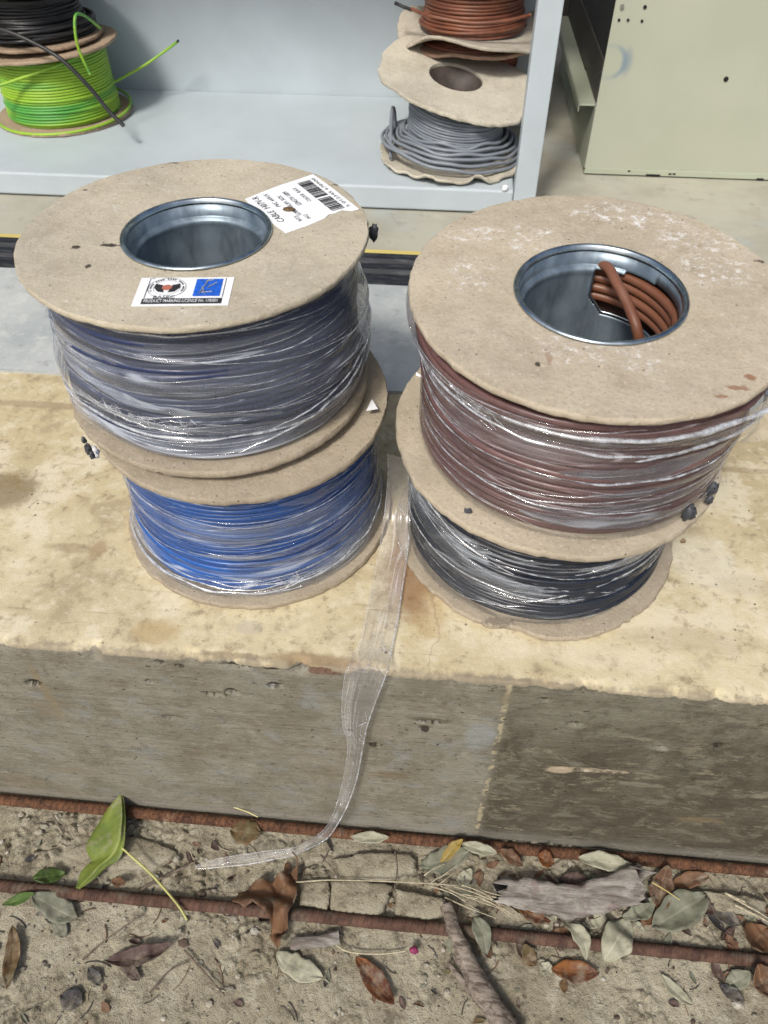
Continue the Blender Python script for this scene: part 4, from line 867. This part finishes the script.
# ================================================================== loose things on the ground
def rest(p): return gz(p.x, p.y)
LV = {}
def leafmat(name, c, c2, rib, spots=(.07, .04, .03), sp=.5, trans=.15):
    m = M(name, .62, 0, .3); U = m.xyz(m.uvo); c, c2, rib = [tuple(q*(.82 if name in ('leaf_pale',) else .62) for q in t_) for t_ in (c, c2, rib)]
    k = m.mix(m.rng(m.noise(35, 4, .65), .35, .65), c, c2)
    k = m.mix(m.rng(m.noise(160, 4, .7), .6, .72, 0, sp), k, spots)
    vn = m.math('ABSOLUTE', m.math('SUBTRACT', m.math('FRACT', m.math('MULTIPLY', m.math('ADD', U[0], m.math('MULTIPLY', m.math('ABSOLUTE', U[1]), -.25)), 9)), .5))
    k = m.mix(m.rng(vn, .46, .5, 0, .35), k, rib); k = m.mix(m.rng(m.math('ABSOLUTE', U[1]), .09, .03, 0, .8), k, rib)
    k = m.mix(m.rng(m.noise(55, 6, .75), .5, .68, 0, .55), k, (.24, .215, .16)); k = m.mix(m.rng(m.noise(300, 4, .75), .58, .7, 0, .5), k, (.08, .06, .045))
    m.col(k); m.bump(m.noise(90, 4), .6, .0012); m.bump(vn, .3, .0004); return m.mat
LV['pale'] = leafmat('leaf_pale', (.40, .39, .29), (.31, .31, .22), (.48, .46, .36))
LV['greygreen'] = leafmat('leaf_grey_green', (.27, .28, .20), (.20, .21, .155), (.36, .36, .27))
LV['brown'] = leafmat('leaf_brown', (.23, .12, .06), (.14, .075, .045), (.28, .17, .1))
LV['orange'] = leafmat('leaf_orange', (.30, .115, .03), (.12, .04, .02), (.3, .15, .06))
LV['purple'] = leafmat('leaf_purple', (.12, .075, .062), (.085, .052, .045), (.17, .11, .09))
LV['green'] = leafmat('leaf_green', (.10, .18, .04), (.07, .12, .03), (.18, .26, .08), sp=.2)
LV['fresh'] = leafmat('leaf_fresh', (.24, .30, .045), (.15, .215, .04), (.36, .42, .12), sp=.1)
LV['yellow'] = leafmat('leaf_yellow', (.42, .30, .06), (.3, .22, .07), (.45, .36, .15))
LV['olive'] = leafmat('leaf_olive', (.15, .13, .06), (.19, .11, .05), (.2, .17, .09))
LV['dark'] = leafmat('leaf_dark', (.055, .052, .055), (.09, .085, .08), (.1, .09, .09))
def leaf_geo(g, b, t, wd, curl=.3, fold=.25, bend=0., seed=0, lift=.002, shape=1., roll=0., n=22, mcr=9, gf=rest):
    """b base, t tip (points on the ground); sides lift by fold, tip by curl, bend sweeps the midrib sideways"""
    ax_ = t-b; ln = ax_.length; ax_.normalize(); sd_ = Vector((-ax_.y, ax_.x, 0)).normalized(); base = len(g.v)
    def fn(i, j):
        s_ = i/(n-1); q = (j/(mcr-1))*2-1
        w_ = wd*.5*(sin(pi*min(1, s_**shape*1.0))**.75)*(1+.22*mn.noise(Vector((s_*5, seed, q*.6)))+.13*mn.noise(Vector((s_*21, seed, q)))+.05*mn.noise(Vector((s_*50, seed, q))))+.0002
        p = b.lerp(t, s_)+sd_*(bend*ln*4*s_*(1-s_))
        p = p+sd_*(q*w_*(1-.25*abs(fold)))
        h = abs(q)**1.4*w_*fold + curl*ln*(s_-.4)**2*1.2 + .22*wd*fbm(s_*4+seed, q*1.8, seed, 3) + roll*q*w_ + lift
        return (p.x, p.y, gf(b.lerp(t, s_))*1+max(.0004, h))
    g.grid(n, mcr, fn, uvf=lambda i, j: (i/(n-1), (j/(mcr-1))*2-1))
LEAFG = 'fallen leaves between and around the bars'
def leaf(bp, tp, wpx, kind, label, curl=.3, fold=.25, bend=0., lift=.003, shape=1., roll=0., stem=0, zz=.004):
    b = at(*bp, zz); t = at(*tp, zz); b.z = t.z = 0
    dpt = (at((bp[0]+tp[0])/2, (bp[1]+tp[1])/2, 0)-C0).dot(FW); g = MB()
    wd = wpx/F*dpt; sd = (bp[0]*7+bp[1]) % 13
    # do not sink into the bars
    def gf(p):
        h = gz(p.x, p.y)
        for yb in (.3125, .229):
            d = abs(p.y-yb)
            if d < .02: h = max(h, .0155*sstep(.02, .006, d))
        return h
    leaf_geo(g, b, t, wd, curl, fold, bend, sd, lift, shape, roll, gf=gf)
    g.m = 0
    if stem:
        d = (b-t).normalized(); e = b+d*stem; g.tube([(b.x, b.y, gf(b)+lift+curl*.16*(t-b).length), ((b.x+e.x)/2, (b.y+e.y)/2, gf(b)+lift+.001), (e.x, e.y, gz(e.x, e.y)+.001)], .0007, 6)
    o = g.build('fallen_leaf', LV[kind]); md = o.modifiers.new('s', 'SOLIDIFY'); md.thickness = .0004
    recenter(o, (b.x, b.y, gz(b.x, b.y))); return tag(o, label, 'leaf', LEAFG)
leaf((389, 843), (351, 843), 12, 'pale', 'small pale oval leaf below the ledge bar, near the end of the plastic strip', .2, .15)
leaf((323, 978), (276, 953), 23, 'pale', 'pale greenish oval leaf below the farther bar, left of the orange-tipped leaf', .25, .12, .04, stem=.006)
leaf((356, 956), (394, 1006), 22, 'orange', 'brown and orange leaf near the bottom edge, below the pink petal', .4, .35, 0)
leaf((107, 962), (174, 946), 20, 'purple', 'purplish brown curled leaf lying alone on the bare dirt at lower left', .35, .6, -.05, .006)
leaf((122, 962), (139, 980), 12, 'purple', 'small triangular purplish leaf tucked under the curled purple-brown one', .2, .2)
leaf((37, 899), (78, 920), 24, 'greygreen', 'pale grey-green oval leaf touching the duller bar at far left', .2, .1)
leaf((52, 918), (66, 936), 14, 'greygreen', 'small grey-green leaf under the oval one at far left', .2, .1)
leaf((3, 905), (40, 899), 11, 'green', 'dark green leaf tip by the duller bar at the left edge', .2, .3)
leaf((12, 925), (8, 990), 17, 'olive', 'olive and brown leaf standing at the left edge of the dirt', .3, .5, .04)
leaf((38, 884), (66, 872), 17, 'green', 'dull green and brown leaf behind the bar, left of the fresh green leaf', .2, .3)
leaf((603, 963), (630, 920), 30, 'pale', 'bright pale oval leaf leaning across the duller bar, largest of the pale ones', .12, .12, .02, .004, .85)
leaf((563, 925), (585, 962), 17, 'pale', 'pale crescent leaf over the bar, left of the bright oval leaf', .2, .3, .13, .004)
leaf((551, 970), (598, 974), 22, 'orange', 'orange-brown leaf on the dirt under the pale crescent leaf', .3, .3)
leaf((661, 974), (693, 1005), 13, 'pale', 'slim pale pointed leaf by itself on the lower right dirt', .25, .3, -.05)
leaf((650, 930), (704, 898), 36, 'greygreen', 'broad folded grey-green leaf just above the bar at right', .15, .4, .0, .008)
leaf((657, 914), (662, 873), 26, 'brown', 'upright translucent brown leaf right of the grey bark', .3, .4, 0, .006)
leaf((472, 920), (487, 956), 18, 'greygreen', 'green oval leaf hanging over the bar beside the dead stick', .15, .25, .05, .005)
leaf((420, 866), (468, 858), 26, 'greygreen', 'greyish leaf under the ledge bar, left end of the leaf heap', .3, .2, 0, .005)
leaf((440, 865), (461, 848), 11, 'yellow', 'ochre yellow leaf on the leaf heap under the ledge bar', .2, .3, 0, .012)
leaf((460, 851), (495, 860), 13, 'pale', 'pale leaf right of the ochre yellow leaf', .2, .3, 0, .008)
leaf((457, 886), (472, 869), 13, 'pale', 'pale small leaf standing below the ochre yellow leaf', .2, .3)
leaf((498, 856), (522, 868), 14, 'brown', 'reddish brown leaf tip poking out under the ledge bar, mid right', .2, .3, 0, .006)
leaf((535, 862), (552, 868), 18, 'orange', 'rust-coloured curled leaf under the ledge bar above the grey bark', .2, .4, 0, .008)
leaf((560, 880), (590, 888), 18, 'purple', 'dark brown leaf between the ledge bar and the grey bark', .2, .4, 0, .008)
leaf((575, 864), (630, 872), 18, 'pale', 'long pale leaf flat under the ledge bar above the bark', .15, .2, 0, .006)
leaf((578, 880), (600, 884), 16, 'greygreen', 'round grey-green leaf against the upper edge of the bark', .2, .2, 0, .008)
leaf((621, 918), (652, 900), 18, 'greygreen', 'curved grey leaf under the torn end of the bark', .25, .4, -.12, .006)
leaf((517, 907), (549, 925), 17, 'orange', 'orange leaf below the bark, next to a dark pebble', .3, .35, 0, .006)
leaf((541, 911), (555, 924), 13, 'pale', 'pale curled leaf hugging the orange leaf below the bark', .2, .4, .1, .008)
leaf((582, 925), (607, 915), 15, 'pale', 'small pale leaf between bark and bar, above the crescent leaf', .2, .2)
leaf((560, 912), (590, 920), 15, 'purple', 'dark brown leaf half hidden below the bark', .2, .4)
leaf((522, 948), (536, 966), 17, 'olive', 'olive wedge-shaped leaf just under the duller bar, centre right', .2, .2)
leaf((541, 963), (551, 975), 14, 'pale', 'tiny whitish torn leaf left of the orange-brown one', .1, .3)
leaf((634, 924), (644, 931), 7, 'pale', 'tiny diamond-shaped pale leaf by the bright oval leaf', .1, .2)
leaf((640, 925), (668, 905), 18, 'brown', 'brown leaf under the broad folded grey-green leaf', .2, .3)
leaf((768, 928), (745, 952), 30, 'brown', 'light brown leaf on the bar at the right edge', .3, .3)
leaf((750, 970), (772, 1000), 30, 'brown', 'caramel brown curled leaf at the right edge below the bar', .3, .5, .05, .008)
leaf((727, 985), (748, 975), 17, 'greygreen', 'grey rounded leaf left of the caramel brown leaf', .2, .2)
leaf((720, 985), (745, 1000), 15, 'dark', 'dark leaf under the rounded grey leaf at right', .3, .3)
leaf((670, 885), (705, 880), 16, 'brown', 'tan leaf under the ledge bar at right', .2, .4)
leaf((690, 895), (715, 915), 18, 'purple', 'brown leaf right of the broad folded grey-green leaf', .2, .4)
leaf((710, 905), (740, 925), 20, 'dark', 'grey-brown leaf lying between the bars near the right edge', .2, .4)
leaf((232, 835), (262, 838), 26, 'olive', 'dull olive leaf lying flat under the ledge bar, left of the strip end', .05, .1)
leaf((112, 880), (128, 888), 10, 'brown', 'tiny dark brown leaf right of the fresh green leaf', .2, .3)
leaf((88, 968), (100, 985), 12, 'dark', 'tiny blackish leaf left of the curled purple-brown leaf', .3, .4)
leaf((60, 995), (82, 1003), 20, 'dark', 'grey flat leaf near the bottom left corner', .1, .1)
# large crumpled brown leaf beside the strip end: three folded lobes
g = MB(); bb = at(298, 872, .02); cq = at(275, 893, .018)
OUT = [at(*q, .018)-cq for q in [(237, 890), (233, 903), (246, 911), (253, 903), (262, 912), (271, 918), (269, 935), (278, 949), (285, 935), (290, 915), (298, 898), (296, 882), (299, 867), (284, 871), (270, 879), (255, 880), (245, 886)]]
def dl(i, j):
    t = i/90*len(OUT); k = int(t) % len(OUT); d = OUT[k].lerp(OUT[(k+1) % len(OUT)], t-int(t)); r_ = max(.02, j/16)
    p = cq+d*r_*(1+.12*fbm(i*.3, j*.2, 3, 3)); f_ = abs(mn.noise(Vector((p.x*42, p.y*42, 3))))*2
    return (p.x, p.y, max(gz(p.x, p.y)+.002, .018*sstep(.02, .004, abs(p.y-.229)))+.024*f_*(.3+.7*r_)+.004*fbm(p.x*120, p.y*120, 1, 2)*r_+.002)
g.grid(90, 17, dl, True, lambda i, j: (j/17, sin(i*.42)*.9+.2))
g.tube(smoothpath([at(297, 870, .03), at(297, 858, .034), at(292, 852, .03)]), .0007, 6)
o = g.build('dead_leaf', LV['brown']); o.modifiers.new('s', 'SOLIDIFY').thickness = .0004; recenter(o, (bb.x, bb.y, 0)); tag(o, 'large crumpled brown leaf lying over the duller bar, the biggest dead leaf', 'leaf', LEAFG)
# fresh green leaf with its stalk
T = empty('green_leaf', at(123, 852, .02), 'fresh bright green leaf with a long stalk lying across the bars at left', 'leaf')
tl = Vector(T.location)
mid = [at(121, 794, .034), at(122, 812, .034), at(121, 828, .031), at(119, 842, .027), at(112, 855, .022), at(100, 865, .02), at(90, 876, .019), at(78, 888, .017)]
rgt = [at(122, 794, .034), at(125, 808, .030), at(125, 828, .027), at(124, 846, .024), at(119, 859, .017), at(105, 868, .017), at(95, 878, .017), at(79, 889, .017)]
lft = [at(120, 794, .034), at(108, 808, .026), at(98, 824, .019), at(86, 846, .016), at(91, 860, .012), at(88, 864, .014), at(80, 874, .015), at(76, 888, .017)]
mid, rgt, lft = smoothpath(mid, 5), smoothpath(rgt, 5), smoothpath(lft, 5)
def gl(i, j):
    t = j/10
    p = lft[i].lerp(mid[i], t*2) if t < .5 else mid[i].lerp(rgt[i], (t-.5)*2)
    return p-tl+Vector((0, 0, .002*fbm(i*.3, t*5, 2)-.002*sin(pi*abs(t-.5)*2)))
g = MB(); g.grid(len(mid), 11, gl, uvf=lambda i, j: (i/len(mid), j/5-1)); o = g.build('blade', LV['fresh'], T); o.modifiers.new('s', 'SOLIDIFY').thickness = .0005
g = MB(); g.tube([p-tl for p in smoothpath([at(122, 848, .026), at(130, 855, .023), at(150, 873, .019), at(168, 893, .018), at(180, 908, .017), at(187, 920, .012)])], .0012, 8); g.build('stalk', flatmat('stalk_green', (.36, .36, .12), .5), T)
# pink petal
o = lump(None, (0, 0, .003), .0042, flatmat('pink_petal', (.20, .02, .075), .7, 0, .5, 500), 'pink_petal', 8, (1, .8, .8)); o.location = at(414, 951, .006); tag(o, 'small crumpled magenta petal on the dirt below the duller bar', 'petal')

WOOD = M('weathered_wood', .9, 0, .2); a = WOOD.noise(1, 6, .7, WOOD.scl((40, 260, 260), None, (0, 0, 1.1)), .3); b = WOOD.noise(60, 5, .7)
c = WOOD.mix(WOOD.rng(a, .35, .65), (.075, .058, .046), (.24, .205, .17)); c = WOOD.mix(WOOD.rng(b, .55, .7, 0, .6), c, (.33, .30, .26)); c = WOOD.mix(WOOD.rng(b, .42, .3, 0, .6), c, (.06, .035, .03)); WOOD.col(c); WOOD.bump(a, .8, .0015); WOOD = WOOD.mat
BARK = M('grey_bark', .9, 0, .2); a = BARK.noise(1, 6, .7, BARK.scl((25, 130, 130), None, (0, 0, -.1)), .5); b = BARK.noise(45, 5, .7)
c = BARK.mix(BARK.rng(a, .35, .65), (.12, .105, .09), (.30, .28, .25)); c = BARK.mix(BARK.rng(b, .55, .7, 0, .6), c, (.38, .37, .34)); c = BARK.mix(BARK.rng(b, .44, .34, 0, .5), c, (.16, .1, .1)); BARK.col(c); BARK.bump(a, .8, .002); BARK = BARK.mat
def branch(g, P, rs, k=14, seed=0, flat=1.):
    P = smoothpath(P, 10); n = len(P); s0 = len(g.v)
    rf = lambda i: (rs[0]+(rs[1]-rs[0])*i/(n-1))
    g.tube(P, rf, k)
    for q in range(s0, len(g.v)):
        v = Vector(g.v[q]); i = (q-s0)//k; c_ = P[min(i, n-1)]; d = v-c_; d.z *= flat
        g.v[q] = tuple(c_+d*(1+.5*fbm(v.x*70, v.y*70+seed, v.z*70, 3)+.12*mn.noise(Vector((i*.2, (q-s0) % k*1.1, seed)))))
T = empty('dead_stick', at(480, 965, 0), 'thick weathered grey-brown stick running over the bar to the bottom edge', 'stick'); tl = Vector(T.location)
g = MB(); branch(g, [at(446, 905, .022)-tl, at(455, 930, .021)-tl, at(468, 962, .014)-tl, at(485, 995, .011)-tl, at(515, 1040, .009)-tl], (.0062, .0120), 16, 3); g.build('stem', WOOD, T)
g = MB(); branch(g, [at(448, 962, .008)-tl, at(462, 980, .008)-tl, at(477, 998, .009)-tl], (.002, .0045), 10, 6); branch(g, [at(453, 955, .012)-tl, at(466, 976, .012)-tl, at(474, 988, .012)-tl], (.0012, .003), 8, 9); g.build('splinter', WOOD, T)
# bark slab
g = MB(); Ct = smoothpath([at(496, 893, .016), at(530, 895, .018), at(565, 902, .020), at(600, 896, .022), (at(640, 884, .026))], 12)
hw = [9, 14, 15, 15, 18]
def bk(i, j):
    t = i/(len(Ct)-1); k = min(3, int(t*4)); h = (hw[k]+(hw[k+1]-hw[k])*(t*4-k))/F*.84; a = 2*pi*j/20
    r1 = 1+.45*fbm(t*11, cos(a)*2.5, sin(a)*2.5+4, 4); p = Ct[i]
    e = .028*mn.noise(Vector((cos(a)*3, sin(a)*3, 7)))*(sstep(.8, 1, t)+sstep(.12, 0, t))
    return (p.x+e, p.y+h*cos(a)*r1, p.z+.0075*sin(a)*r1+.003*cos(a*2)+.003*fbm(t*14, cos(a)*3, 2, 3))
g.grid(len(Ct), 20, bk); g.f += [(i*20+19, (i+1)*20+19, (i+1)*20, i*20) for i in range(len(Ct)-1)]+[tuple(range(20))[::-1], tuple(range((len(Ct)-1)*20, len(Ct)*20))]; g.mi = [0]*len(g.f)
o = g.build('bark_piece', BARK); recenter(o, (Ct[20].x, Ct[20].y, 0)); tag(o, 'flat piece of grey bark with a torn right end, lying between the two bars', 'bark')
g = MB(); branch(g, [at(291, 943, .006), at(312, 942, .008), at(339, 938, .007)], (.0055, .0065), 12, 5, .5); o = g.build('bark_piece', BARK); recenter(o, at(315, 942, 0)); tag(o, 'small grey bark chip just below the duller bar, right of the crumpled brown leaf', 'bark')
# pale slabs of set mortar
MORT = EARTH
def slab(poly, h, label, z=.004, name='mortar_slab'):
    pts = [at(*q, .012) for q in poly]; c_ = sum(pts, Vector())/len(pts); g = MB(); n = 40; ring = []
    for k in range(n):
        t = k/n*len(pts); i = int(t); p = pts[i].lerp(pts[(i+1) % len(pts)], t-i); d = p-c_; ring.append(c_+d*(1+.22*fbm(k*.45, h*99, 3, 3)))
    def fn(i, j):
        p = ring[i]; d = p-c_; s_ = [1.04, 1.01, .96, .75, .5, .25, .02][j]; q = c_+d*s_; zz = [-.005, h*.4, h*.8, h, h, h, h][j]*.7+.0045*fbm(q.x*60, q.y*60, 1, 4)
        return (q.x, q.y, z+zz)
    g.grid(n, 7, fn, True); o = g.build(name, MORT); recenter(o, (c_.x, c_.y, z)); return tag(o, label, 'mortar slab', 'pale mortar slabs between the bars')
slab([(299, 882), (328, 879), (330, 892), (327, 908), (300, 902)], .008, 'squarish pale mortar slab touching the big brown leaf')
slab([(331, 880), (358, 878), (392, 884), (388, 898), (380, 914), (352, 913), (330, 908)], .009, 'widest pale mortar slab on the upper side of the duller bar, middle of its row')
slab([(396, 888), (420, 892), (446, 898), (450, 912), (425, 918), (396, 912)], .007, 'pale mortar slab nearest the dead stick')
slab([(300, 852), (326, 838), (330, 846), (322, 858), (306, 862)], .006, 'small pale mortar slab under the ledge bar beside the strip end')
slab([(335, 858), (370, 850), (412, 853), (416, 868), (380, 880), (340, 876)], .006, 'rough mortar slab under the small pale oval leaf')
slab([(705, 890), (745, 893), (768, 900), (768, 915), (720, 908)], .006, 'pale mortar slab between the bars at the right edge')
slab([(105, 832), (150, 838), (175, 850), (150, 868), (100, 866), (60, 852)], .004, 'flat pale crust of mortar behind the fresh green leaf')

# twigs and straws (countable, each its own)
TW = flatmat('twig_brown', (.13, .10, .075), .8, 0, .4, 200); STRAW = flatmat('straw', (.36, .32, .22), .7, 0, .3, 200)
def twig(P, r, mat, label, name='twig', cat='twig'):
    g = MB(); pts = smoothpath([at(x, y, h) for x, y, h in P], 8)
    pts = [Vector((p.x, p.y, max(p.z, gz(p.x, p.y)+r*.6)+.0008*mn.noise(p*90))) for p in pts]
    g.tube(pts, lambda i: r*(1-.5*i/len(pts)), 7); o = g.build(name, mat); recenter(o, (pts[0].x, pts[0].y, 0)); tag(o, label, cat, 'twigs and straws on the dirt')
twig([(83, 960, .004), (105, 940, .005), (138, 918, .008)], .0010, TW, 'thin twig slanting up to the duller bar from lower left')
twig([(150, 993, .004), (168, 972, .005), (190, 961, .005)], .0011, TW, 'short thin twig right of the curled purple-brown leaf')
twig([(184, 950, .004), (204, 972, .004), (225, 996, .004)], .0012, TW, 'straight twig pointing to lower right, left of centre')
twig([(53, 815, .005), (60, 828, .005), (67, 840, .005)], .0009, TW, 'tiny dark twig under the ledge bar at far left')
twig([(140, 890, .006), (165, 876, .008), (195, 862, .010)], .0018, TW, 'brown twig leading from the green stalk to the tip of the plastic strip')
twig([(167, 800, .027), (195, 802, .027), (225, 805, .027), (245, 811, .026), (258, 817, .025)], .0012, flatmat('yellow_stalk', (.48, .44, .2), .5), 'yellowish leaf stalk lying along the ledge bar', 'leaf_stalk', 'stalk')
twig([(336, 945, .006), (350, 952, .005), (380, 954, .004), (405, 951, .005)], .0011, STRAW, 'curved pale straw leading to the magenta petal')
twig([(296, 882, .016), (340, 880, .015), (420, 883, .014), (470, 887, .014)], .0009, STRAW, 'long pale straw lying over the mortar slabs')
rs_ = random.Random(5)
def tuft(P0, n_, fn, label):
    T = empty('straw_tuft', at(*P0, 0), label, 'straw', 'twigs and straws on the dirt'); tl = Vector(T.location)
    for i in range(n_):
        pts = [p-tl for p in smoothpath([at(x, y, h) for x, y, h in fn(i)], 7)]
        g = MB(); g.tube(pts, lambda q: .0008*(1-.5*q/len(pts)), 6); g.build('straw', STRAW, T)
U_ = rs_.uniform
def f1(i): x0_, y0_ = 452+U_(-22, 30), 888+U_(-5, 10); return [(x0_, y0_, .014), (x0_+22, y0_+5+i*.6, .017+.001*i), (x0_+45+U_(-5, 15), y0_+16+U_(-2, 8), .014)]
def f2(i): x0_, y0_ = 424+i*5, 872+U_(0, 18); return [(x0_, y0_, .012), (x0_+8, y0_-6, .016), (x0_+20, y0_-14+U_(-3, 3), .012)]
tuft((470, 900), 9, f1, 'loose tuft of dry straw reaching under the left end of the grey bark')
tuft((440, 880), 4, f2, 'short dry straws in a small bunch below the greyish leaf heap')
twig([(745, 902, .018), (725, 893, .018), (758, 912, .016), (775, 922, .014)], .0010, STRAW, 'pale straw crossing the mortar slab at the right edge')
twig([(735, 905, .016), (755, 915, .015), (775, 925, .014)], .0013, STRAW, 'stout straw at the right edge above the bar')
twig([(652, 882, .024), (665, 890, .024), (680, 900, .022)], .0009, flatmat('ochre_stalk', (.4, .32, .12), .6), 'ochre stalk crossing the upright brown leaf')
twig([(320, 855, .008), (332, 868, .01), (342, 886, .01)], .0007, TW, 'hair-thin dark stalk over the mortar left of the pale oval leaf')
twig([(395, 852, .01), (397, 870, .01), (393, 895, .011)], .0007, TW, 'hair-thin dark stalk over the mortar right of the pale oval leaf')
# pebbles and crumbs: nobody could count them
g = MB(); rs_ = random.Random(12)
def peb(x, y, r, sd):
    vs = []; n, k = 6, 5; a0 = rs_.uniform(0, 6); sx, sy, sz = rs_.uniform(.7, 1.4), rs_.uniform(.6, 1.1), rs_.uniform(.45, .9)
    z = gz(x, y)+r*.25
    b0 = len(g.v)
    for i in range(n):
        for j in range(k):
            a = 2*pi*i/n+a0; b = pi*(j+.15)/(k-.7); q = r*(1+.3*mn.noise(Vector((i*1.7+sd, j*1.9, sd))))
            vs.append((x+sin(b)*cos(a)*q*sx, y+sin(b)*sin(a)*q*sy, z+cos(b)*q*sz))
    fs = [(i*k+j, ((i+1) % n)*k+j, ((i+1) % n)*k+j+1, i*k+j+1) for i in range(n) for j in range(k-1)]+[tuple(i*k for i in range(n))[::-1]]
    g.add(vs, fs)
for s_ in range(2600):
    x = rs_.uniform(-.55, .5); y = rs_.uniform(.09, .318)
    if fbm(x*14, y*14, 5, 3) < rs_.uniform(-.35, .18): continue
    r = .0006+.0038*rs_.random()**8+.0009*rs_.random(); g.m = rs_.choice([0, 0, 0, 1, 1, 2, 3]); peb(x, y, r, s_*.37)
o = g.build('gravel', [flatmat('pebble_cream', (.27, .25, .195), .9, 0, .3, 90, .0006), flatmat('pebble_grey', (.19, .175, .14), .9, 0, .3, 90, .0006), flatmat('pebble_brown', (.07, .05, .036), .95, 0, .4, 90), flatmat('pebble_white', (.34, .32, .27), .9, 0, .2, 90)], smooth=False)
tag(o, 'small stones and crumbs of earth scattered over the dirt', 'gravel', kind='stuff')
# leaf fragments and fibres
g = MB()
for s_ in range(650):
    x = rs_.uniform(-.55, .5); y = rs_.choice([rs_.uniform(.09, .22), rs_.uniform(.22, .30)]); dense = .85 if (x > .0 and y > .225) else .32
    if rs_.random() > dense: continue
    a = rs_.uniform(0, 2*pi); ln = rs_.uniform(.004, .015) if dense < .5 else rs_.uniform(.006, .026); b = Vector((x, y, 0)); t = b+Vector((cos(a), sin(a), 0))*ln
    if min(y, t.y) < .09 or max(y, t.y) > .302: continue
    g.m = rs_.choice([0, 0, 1, 1, 2, 3, 4]); leaf_geo(g, b, t, ln*rs_.uniform(.3, .6), rs_.uniform(0, .5), rs_.uniform(0, .7), rs_.uniform(-.1, .1), s_*.7, .0015, 1., rs_.uniform(-.4, .4), 7, 5)
for s_ in range(120):
    x = rs_.uniform(-.5, .45); y = rs_.uniform(.1, .3); a = rs_.uniform(0, 2*pi); ln = rs_.uniform(.006, .03)
    g.m = rs_.choice([0, 2, 5]); P = []
    for k in range(6): xx, yy = x+cos(a+k*.08)*ln*k/5, min(.3, y+sin(a+k*.08)*ln*k/5); P.append((xx, yy, gz(xx, yy)+.0012))
    g.tube(P, rs_.uniform(.0003, .0007), 5)
o = g.build('leaf_litter', [LV['brown'], LV['purple'], LV['dark'], LV['olive'], LV['greygreen'], STRAW]); tag(o, 'leaf fragments, fibres and crumbs of litter among the stones', 'leaf litter', kind='stuff')
